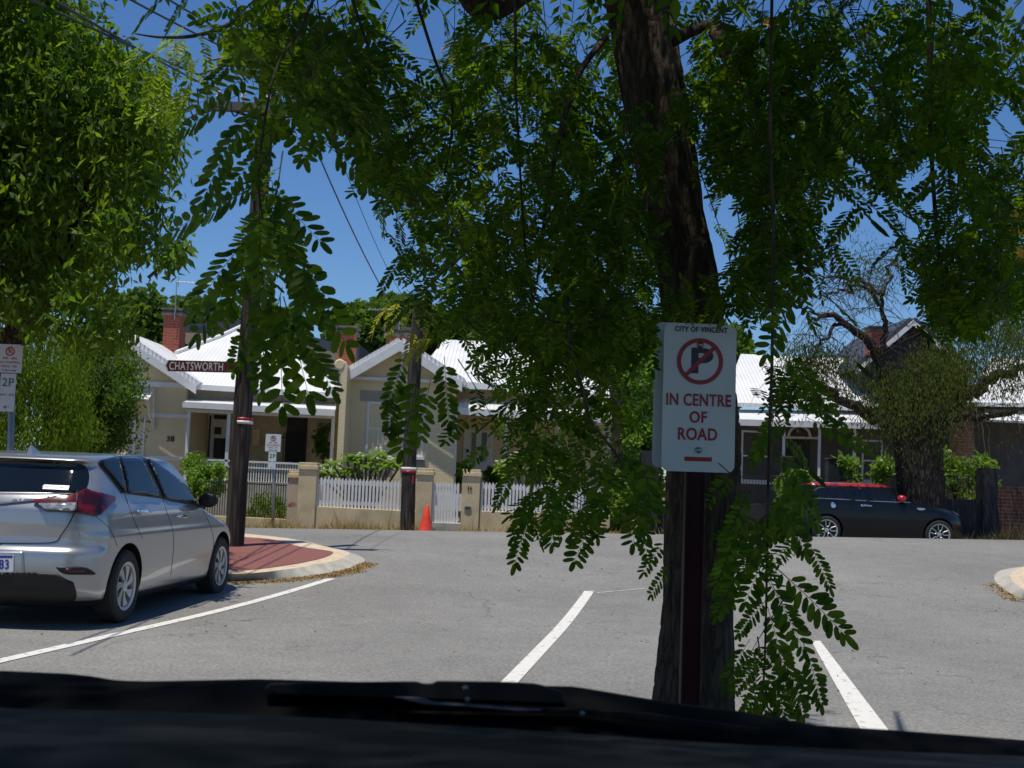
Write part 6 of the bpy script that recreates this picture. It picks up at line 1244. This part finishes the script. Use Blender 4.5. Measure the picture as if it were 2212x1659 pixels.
for a, b_ in (((300, 470, 12.5), (410, 590, 12.4)), ((60, 690, 12.4), (290, 718, 12.4)), ((320, 600, 12.5), (385, 560, 12.4))): mb = MB(); mb.tube(spl([P(*a), P((a[0] + b_[0]) / 2, (a[1] + b_[1]) / 2 - 8, 12.5), P(*b_)], 4), list(np.linspace(.02, .004, 9)), 5); mb.build('twig', M['twig'], lt_)
def shrub(name, label, poly, d0, d1, ncl, cr_, nl, ls, asp, m, trunk, cat='shrub', rad=.05, tm='darkbark', **kw):
    trunk = [Vector(p) for p in trunk]; TR[id(trunk)] = list(np.linspace(rad, rad * .6, len(trunk))); return blob_tree(name, label, poly, d0, d1, ncl, cr_, nl, ls, asp, M[m], trunk, M[tm], cat=cat, **kw)
def gp(X, Y, d): p = P(X, Y, d); p.z = zt(p.x, p.y) + .02; return p
shrub('weeping_tree', 'yellow-green weeping bottlebrush tree behind the left 2P sign', [(-80, 700), (60, 690), (150, 700), (180, 790), (185, 880), (175, 965), (-80, 975)], 24, 26.5, 120, .5, 26000, .13, .10, 'bottle', [gp(90, 1100, 25), P(95, 950, 25), P(105, 860, 25)], 'tree', .09, down=1.4, spread=.5, seed=8, hang=.5)
shrub('garden_tree', 'dense dark green round tree in front of the left end of the cream house', [(130, 740), (200, 720), (265, 760), (300, 840), (292, 900), (262, 975), (140, 985), (120, 860)], 27, 29.5, 110, .48, 26000, .09, .3, 'bgleaf', [gp(205, 1100, 28.3), P(208, 950, 28.3), P(212, 880, 28.3)], 'tree', .1, down=.2, seed=9)
shrub('garden_shrub', 'small light green feathery shrub at the verandah of the cream house', [(395, 985), (420, 978), (450, 1000), (480, 1000), (485, 1040), (460, 1075), (420, 1070), (400, 1030)], 30, 31, 26, .22, 3600, .10, .3, 'brightleaf', [gp(440, 1150, 30.5), P(438, 1090, 30.5), P(436, 1050, 30.5)], down=.3, seed=10, limbs=12)
shrub('garden_shrub', 'low clipped grey-green shrub behind the black iron fence', [(532, 1090), (560, 1078), (600, 1072), (612, 1100), (606, 1125), (535, 1125)], 29.8, 30.6, 26, .2, 3600, .06, .3, 'bottle', [gp(575, 1150, 30), P(575, 1130, 30), P(575, 1110, 30)], down=-.5, seed=12, limbs=4)
# frangipani: forked grey limbs with rosettes of long leaves
def frangipani(name, label, px, d, base, seed):
    r = random.Random(seed); b = gp(base, 1150, d); t = thing(name, b, label, 'shrub', 'frangipani'); V = []; mb = MB(); fl = MB(); allp = []
    for X, Y in px:
        q = P(X, Y, d + r.uniform(-.5, .5)); mid = b.lerp(q, .5) + Vector((0, 0, .12)); mb.tube([b + Vector((0, 0, .3)), mid, q - Vector((0, 0, .08)), q], [.05, .035, .028, .022], 6)
        for k in range(17):
            a = 2.4 * k; el = r.uniform(-.35, .75); dr = Vector((math.cos(a) * math.cos(el), math.sin(a) * math.cos(el), math.sin(el))); L_ = r.uniform(.20, .33); s_ = dr.cross(Vector((0, 0, 1))).normalized() * L_ * .15; e2 = q + dr * L_ - Vector((0, 0, L_ * .28))
            V += [q, q + dr * L_ * .55 + s_, e2, q + dr * L_ * .55 - s_]
        if r.random() < .3:
            for _ in range(5): c = q + Vector((r.gauss(0, .06), -.1, .08 + r.random() * .08)); fl.lathe(c, [(.005, -.01), (.035, 0), (.02, .02)], 6, 'y')
    mb.build('stem', M['cap'], t, smooth=True); npmesh('crown', np.array([tuple(v) for v in V]), quads(len(V) // 4), M['brightleaf'], t)
    if fl.v: fl.build('flowers', M['whitefl'], t)
    return t
r = random.Random(4); px = [(690, 1020), (705, 1008), (722, 1000), (735, 1012), (750, 990), (765, 985), (775, 1002), (790, 985), (805, 995), (820, 980), (832, 985), (845, 1000), (860, 1005), (715, 1025), (745, 1022), (800, 1010), (835, 1008), (850, 992), (762, 1015), (825, 1000), (780, 992), (698, 1030)]
frangipani('frangipani', 'frangipani with bright green leaf rosettes above the left picket panel', px, 30.3, 790, 1)
frangipani('frangipani', 'frangipani with white flowers behind the right picket panel, under the hanging leaves', [(1080, 1010), (1095, 1000), (1110, 990), (1130, 985), (1150, 990), (1175, 1000), (1200, 1010), (1120, 1015), (1150, 1020), (1190, 1030), (1090, 1025), (1165, 1008)], 30.3, 1140, 2)
for X, n_, lb in ((985, 1, 'dark pot plant left of the white front door of the beige house'), (1062, 2, 'dark pot plant right of the white front door of the beige house')):
    shrub('pot_plant', lb, [(X - 12, 1010), (X + 12, 1008), (X + 14, 1040), (X - 14, 1040)], 33.2, 33.6, 10, .14, 900, .1, .3, 'bgleaf', [gp(X, 1060, 33.4), P(X, 1045, 33.4), P(X, 1030, 33.4)], 'plant', .03, seed=30 + n_, limbs=3)
shrub('climbing_plant', 'dark climbing plant on the verandah beside the post of the cream house', [(684, 930), (708, 925), (712, 985), (690, 985)], 33.0, 33.4, 14, .16, 1400, .1, .35, 'bgleaf', [gp(698, 1100, 33.2), P(698, 1000, 33.2), P(697, 960, 33.2)], 'plant', .03, seed=33, limbs=3)
shrub('hedge', 'bright green leafy hedge left of the tall charcoal pier, seen past the hanging sprays', [(1362, 780), (1400, 790), (1425, 860), (1420, 1000), (1430, 1080), (1400, 1120), (1330, 1130), (1335, 1040), (1360, 960), (1358, 860)], 29.6, 31, 90, .35, 15000, .10, .4, 'brightleaf', [gp(1385, 1150, 30.5), P(1385, 1050, 30.5), P(1388, 950, 30.5)], 'hedge', .07, seed=14, down=.1)
mb = MB(); TRK = [gp(1338, 1150, 30.2), P(1340, 1020, 30.2), P(1345, 920, 30.2), P(1335, 830, 30.2)]; t = thing('tree_stump', TRK[0], 'thick dark red-brown trunk by the beige verandah, partly behind the sprays', 'tree'); mb.tube(spl(TRK, 5), list(np.linspace(.28, .24, 16)), 14, jit=.05); mb.build('trunk', M['darkbark'], t, smooth=True)
shrub('garden_shrub', 'green shrub behind the tail of the black and red hatchback', [(1700, 1025), (1740, 1015), (1765, 1045), (1755, 1100), (1690, 1110), (1690, 1050)], 29.5, 30.2, 26, .25, 4200, .08, .35, 'brightleaf', [gp(1730, 1150, 29.9), P(1730, 1110, 29.9), P(1730, 1080, 29.9)], seed=15, limbs=4)
for i, (poly, lb) in enumerate((([(1815, 985), (1840, 975), (1862, 1000), (1860, 1045), (1812, 1050)], 'yellow-green garden plant between the bin and the gnarled trunk'), ([(2036, 970), (2070, 985), (2085, 1010), (2078, 1070), (2036, 1075)], 'yellow-green garden plant just right of the gnarled trunk'), ([(2095, 1010), (2120, 985), (2150, 1000), (2152, 1060), (2130, 1078), (2090, 1075)], 'yellow-green garden plant in front of the brick column at the right'), ([(1890, 1000), (1915, 995), (1925, 1035), (1900, 1045)], 'small sparse garden plant in front of the grey house window'))):
    xm = sum(p[0] for p in poly) / len(poly); shrub('garden_plant', lb, poly, 29.9, 30.6, 14, .2, 560, .19, .2, 'brightleaf', [gp(xm, 1150, 30.3), P(xm, 1090, 30.3), P(xm, 1050, 30.3)], 'plant', .03, seed=40 + i, limbs=12, group='garden plants in front of the grey house')
fl = MB(); r = random.Random(3)
for _ in range(26): c = P(2146 + r.gauss(0, 7), 1068 + r.gauss(0, 3.5), 29.9); fl.lathe(c, [(.01, -.02), (.06, 0), (.03, .03)], 6, 'y')
t = thing('flower_bush', gp(2146, 1150, 29.95), 'small bush of orange flowers above the short charcoal wall', 'flowers'); fl.build('flowers', M['orangefl'], t); npmesh('foliage', leaf_cloud(nP(np.stack([rng.normal(2146, 8, 300), rng.normal(1074, 7, 300)], 1), 30.0), .1, .4, -.4, 1.0, 3), quads(300), M['bgleaf'], t)
# gnarled pepper tree behind the hatchback
T0 = [gp(1992, 1160, 28.3), P(1990, 1060, 28.3), P(1985, 960, 28.3), P(1988, 900, 28.3)]
pt = thing('pepper_tree', T0[0], 'old gnarled pepper tree with thick dark trunk behind the black and red hatchback', 'tree')
V = []; cp = spl(T0, 14); cr_ = list(np.interp(np.linspace(0, 1, len(cp)), [0, .25, .7, 1], [.56, .50, .52, .66])); NS = 40
for p, r_ in zip(cp, cr_):
    for k in range(NS):
        a = 2 * math.pi * k / NS; rr = r_ * (1 + .16 * noise.noise(Vector((math.cos(a) * 2.4, math.sin(a) * 2.4, p.z * .7))) + .05 * noise.noise(Vector((math.cos(a) * 8, math.sin(a) * 8, p.z * 3)))); V.append(p + Vector((math.cos(a), math.sin(a), 0)) * rr)
mb = MB(); mb.add(V, [(i * NS + k, i * NS + (k + 1) % NS, (i + 1) * NS + (k + 1) % NS, (i + 1) * NS + k) for i in range(len(cp) - 1) for k in range(NS)] + [tuple((len(cp) - 1) * NS + k for k in range(NS))]); mb.build('trunk', M['darkbark'], pt, smooth=True)
def plimb(px, rads):
    rads = [x * .75 for x in rads]; pts = [q + Vector((random.gauss(0, .05), random.gauss(0, .05), random.gauss(0, .05))) for q in spl([P(*q) for q in px], 5)]; mb = MB(); mb.tube(pts, list(np.interp(np.linspace(0, len(px) - 1, len(pts)), range(len(px)), rads)), 8, jit=.1); mb.build('branch', M['darkbark'], pt, smooth=True); return pts
LB = [plimb([(1965, 925, 28.3), (1925, 860, 28.2), (1895, 780, 28), (1870, 735, 27.8), (1820, 690, 27.6), (1780, 678, 27.5), (1745, 690, 27.4)], [.30, .2, .16, .13, .1, .07, .03]),
      plimb([(1960, 930, 28.2), (1900, 900, 27.9), (1850, 880, 27.6), (1800, 850, 27.4), (1770, 830, 27.2), (1700, 800, 27)], [.28, .2, .15, .12, .09, .03]),
      plimb([(2000, 920, 28.3), (2060, 870, 28.2), (2110, 840, 28), (2160, 810, 27.9), (2230, 790, 27.8)], [.3, .24, .2, .14, .1]),
      plimb([(2010, 925, 28.2), (2070, 905, 28), (2130, 900, 27.8), (2200, 890, 27.6)], [.22, .14, .1, .05]),
      plimb([(1990, 910, 28.4), (1985, 850, 28.5), (2000, 760, 28.6), (2030, 680, 28.6)], [.26, .2, .13, .06]),
      plimb([(1895, 780, 28), (1915, 720, 28), (1905, 650, 28), (1925, 590, 28)], [.12, .09, .06, .02]), plimb([(1905, 655, 28), (1865, 622, 27.8), (1815, 628, 27.6), (1780, 640, 27.5)], [.07, .05, .04, .02]), plimb([(1908, 640, 28), (1860, 605, 27.9), (1820, 600, 27.8), (1760, 588, 27.6)], [.07, .06, .04, .02]), plimb([(1820, 690, 27.6), (1790, 720, 27.5), (1760, 760, 27.4), (1725, 800, 27.3)], [.06, .05, .035, .02]), plimb([(1908, 600, 28), (1930, 560, 28), (1960, 530, 28)], [.05, .035, .02])]
r = random.Random(9); mb = MB()
for pts in LB:
    for _ in range(34 if pts is not LB[2] else 12):
        b = pts[r.randrange(len(pts) // 3, len(pts))]; q = [b]; v = Vector((r.gauss(0, 1), r.gauss(0, 1), r.gauss(.3, .5))).normalized() * .16
        for k in range(6): v = v + Vector((r.gauss(0, .05), r.gauss(0, .05), -.035)); q.append(q[-1] + v)
        mb.tube(q, [.012, .010, .009, .008, .006, .005, .003], 4, cap=False)
mb.build('twigs', M['twig'], pt, fix=False)
pol = [([(1850, 820), (1930, 790), (2020, 760), (2110, 790), (2100, 850), (2030, 900), (1960, 890), (1880, 900)], 80, 27, 29.5, 12500), ([(1690, 770), (1760, 740), (1850, 770), (1860, 800), (1760, 790), (1700, 800)], 26, 27, 28.5, 3600), ([(2110, 640), (2230, 620), (2230, 860), (2160, 850), (2120, 740)], 50, 27, 29, 7500), ([(1990, 700), (2110, 690), (2130, 780), (2000, 790)], 30, 27.5, 29, 4000), ([(1700, 720), (1780, 700), (1720, 790)], 8, 27, 28, 600), ([(1840, 520), (1960, 540), (1930, 600), (1850, 580)], 14, 27, 28.5, 900)]
Vs = []
for i, (poly, ncl, da, db, nl) in enumerate(pol):
    c = nP(sample_poly(poly, ncl, 50 + i), rng.uniform(da, db, ncl)); ix = rng.integers(0, ncl, nl); off = rng.normal(0, .22, (nl, 3)); off[:, 2] -= (rng.random(nl) ** 2) * np.clip(rng.normal(.9, .5, ncl), .1, 2)[ix]; Vs.append(leaf_cloud(c[ix] + off, .11, .11, 1.5, .5, 60 + i))
Vs = np.vstack(Vs); npmesh('crown', Vs, quads(len(Vs) // 4), M['pepper'], pt)
# tall trees beyond the houses
bgs = [([(215, 690), (240, 670), (270, 680), (300, 640), (318, 650), (345, 668), (350, 760), (215, 760)], 'dark green trees rising left of the antenna chimney'), ([(388, 660), (430, 670), (500, 690), (500, 735), (388, 735)], 'green tree tops behind the left chimney, right of it'),
       ([(560, 690), (590, 672), (640, 690), (640, 740), (560, 735)], 'green tree top behind the charcoal roof'), ([(725, 715), (745, 680), (775, 668), (800, 690), (825, 672), (850, 690), (850, 780), (740, 800)], 'rounded bright green tree between the two middle brick chimneys'), ([(815, 700), (830, 645), (860, 640), (880, 660), (905, 690), (880, 720)], 'taller conifer-like tree top behind the far power pole'),
       ([(900, 700), (960, 680), (1010, 700), (1060, 690), (1060, 780), (900, 780)], 'tree mass behind the far power pole and the beige house roof'), ([(1040, 700), (1130, 720), (1250, 700), (1340, 720), (1430, 700), (1430, 860), (1040, 800)], 'broad green tree behind the roof of the beige house'), ([(1370, 720), (1440, 740), (1600, 730), (1620, 850), (1380, 860)], 'green tree behind the big sign')]
for i, (poly, lb) in enumerate(bgs):
    xm = sum(p[0] for p in poly) / len(poly); ym = sum(p[1] for p in poly) / len(poly); d = 58 + (i % 3) * 4; A = parea(poly)
    n_ = int(10 + A / 260); shrub('tall_tree', lb, poly, d - 2, d + 3, n_, .75, int(n_ * 330), .34, .42, 'bgleaf', [gp(xm, 1100, d), P(xm, ym + 60, d), P(xm, ym + 10, d)], 'tree', .3, seed=70 + i, down=.1, group='trees beyond the houses')
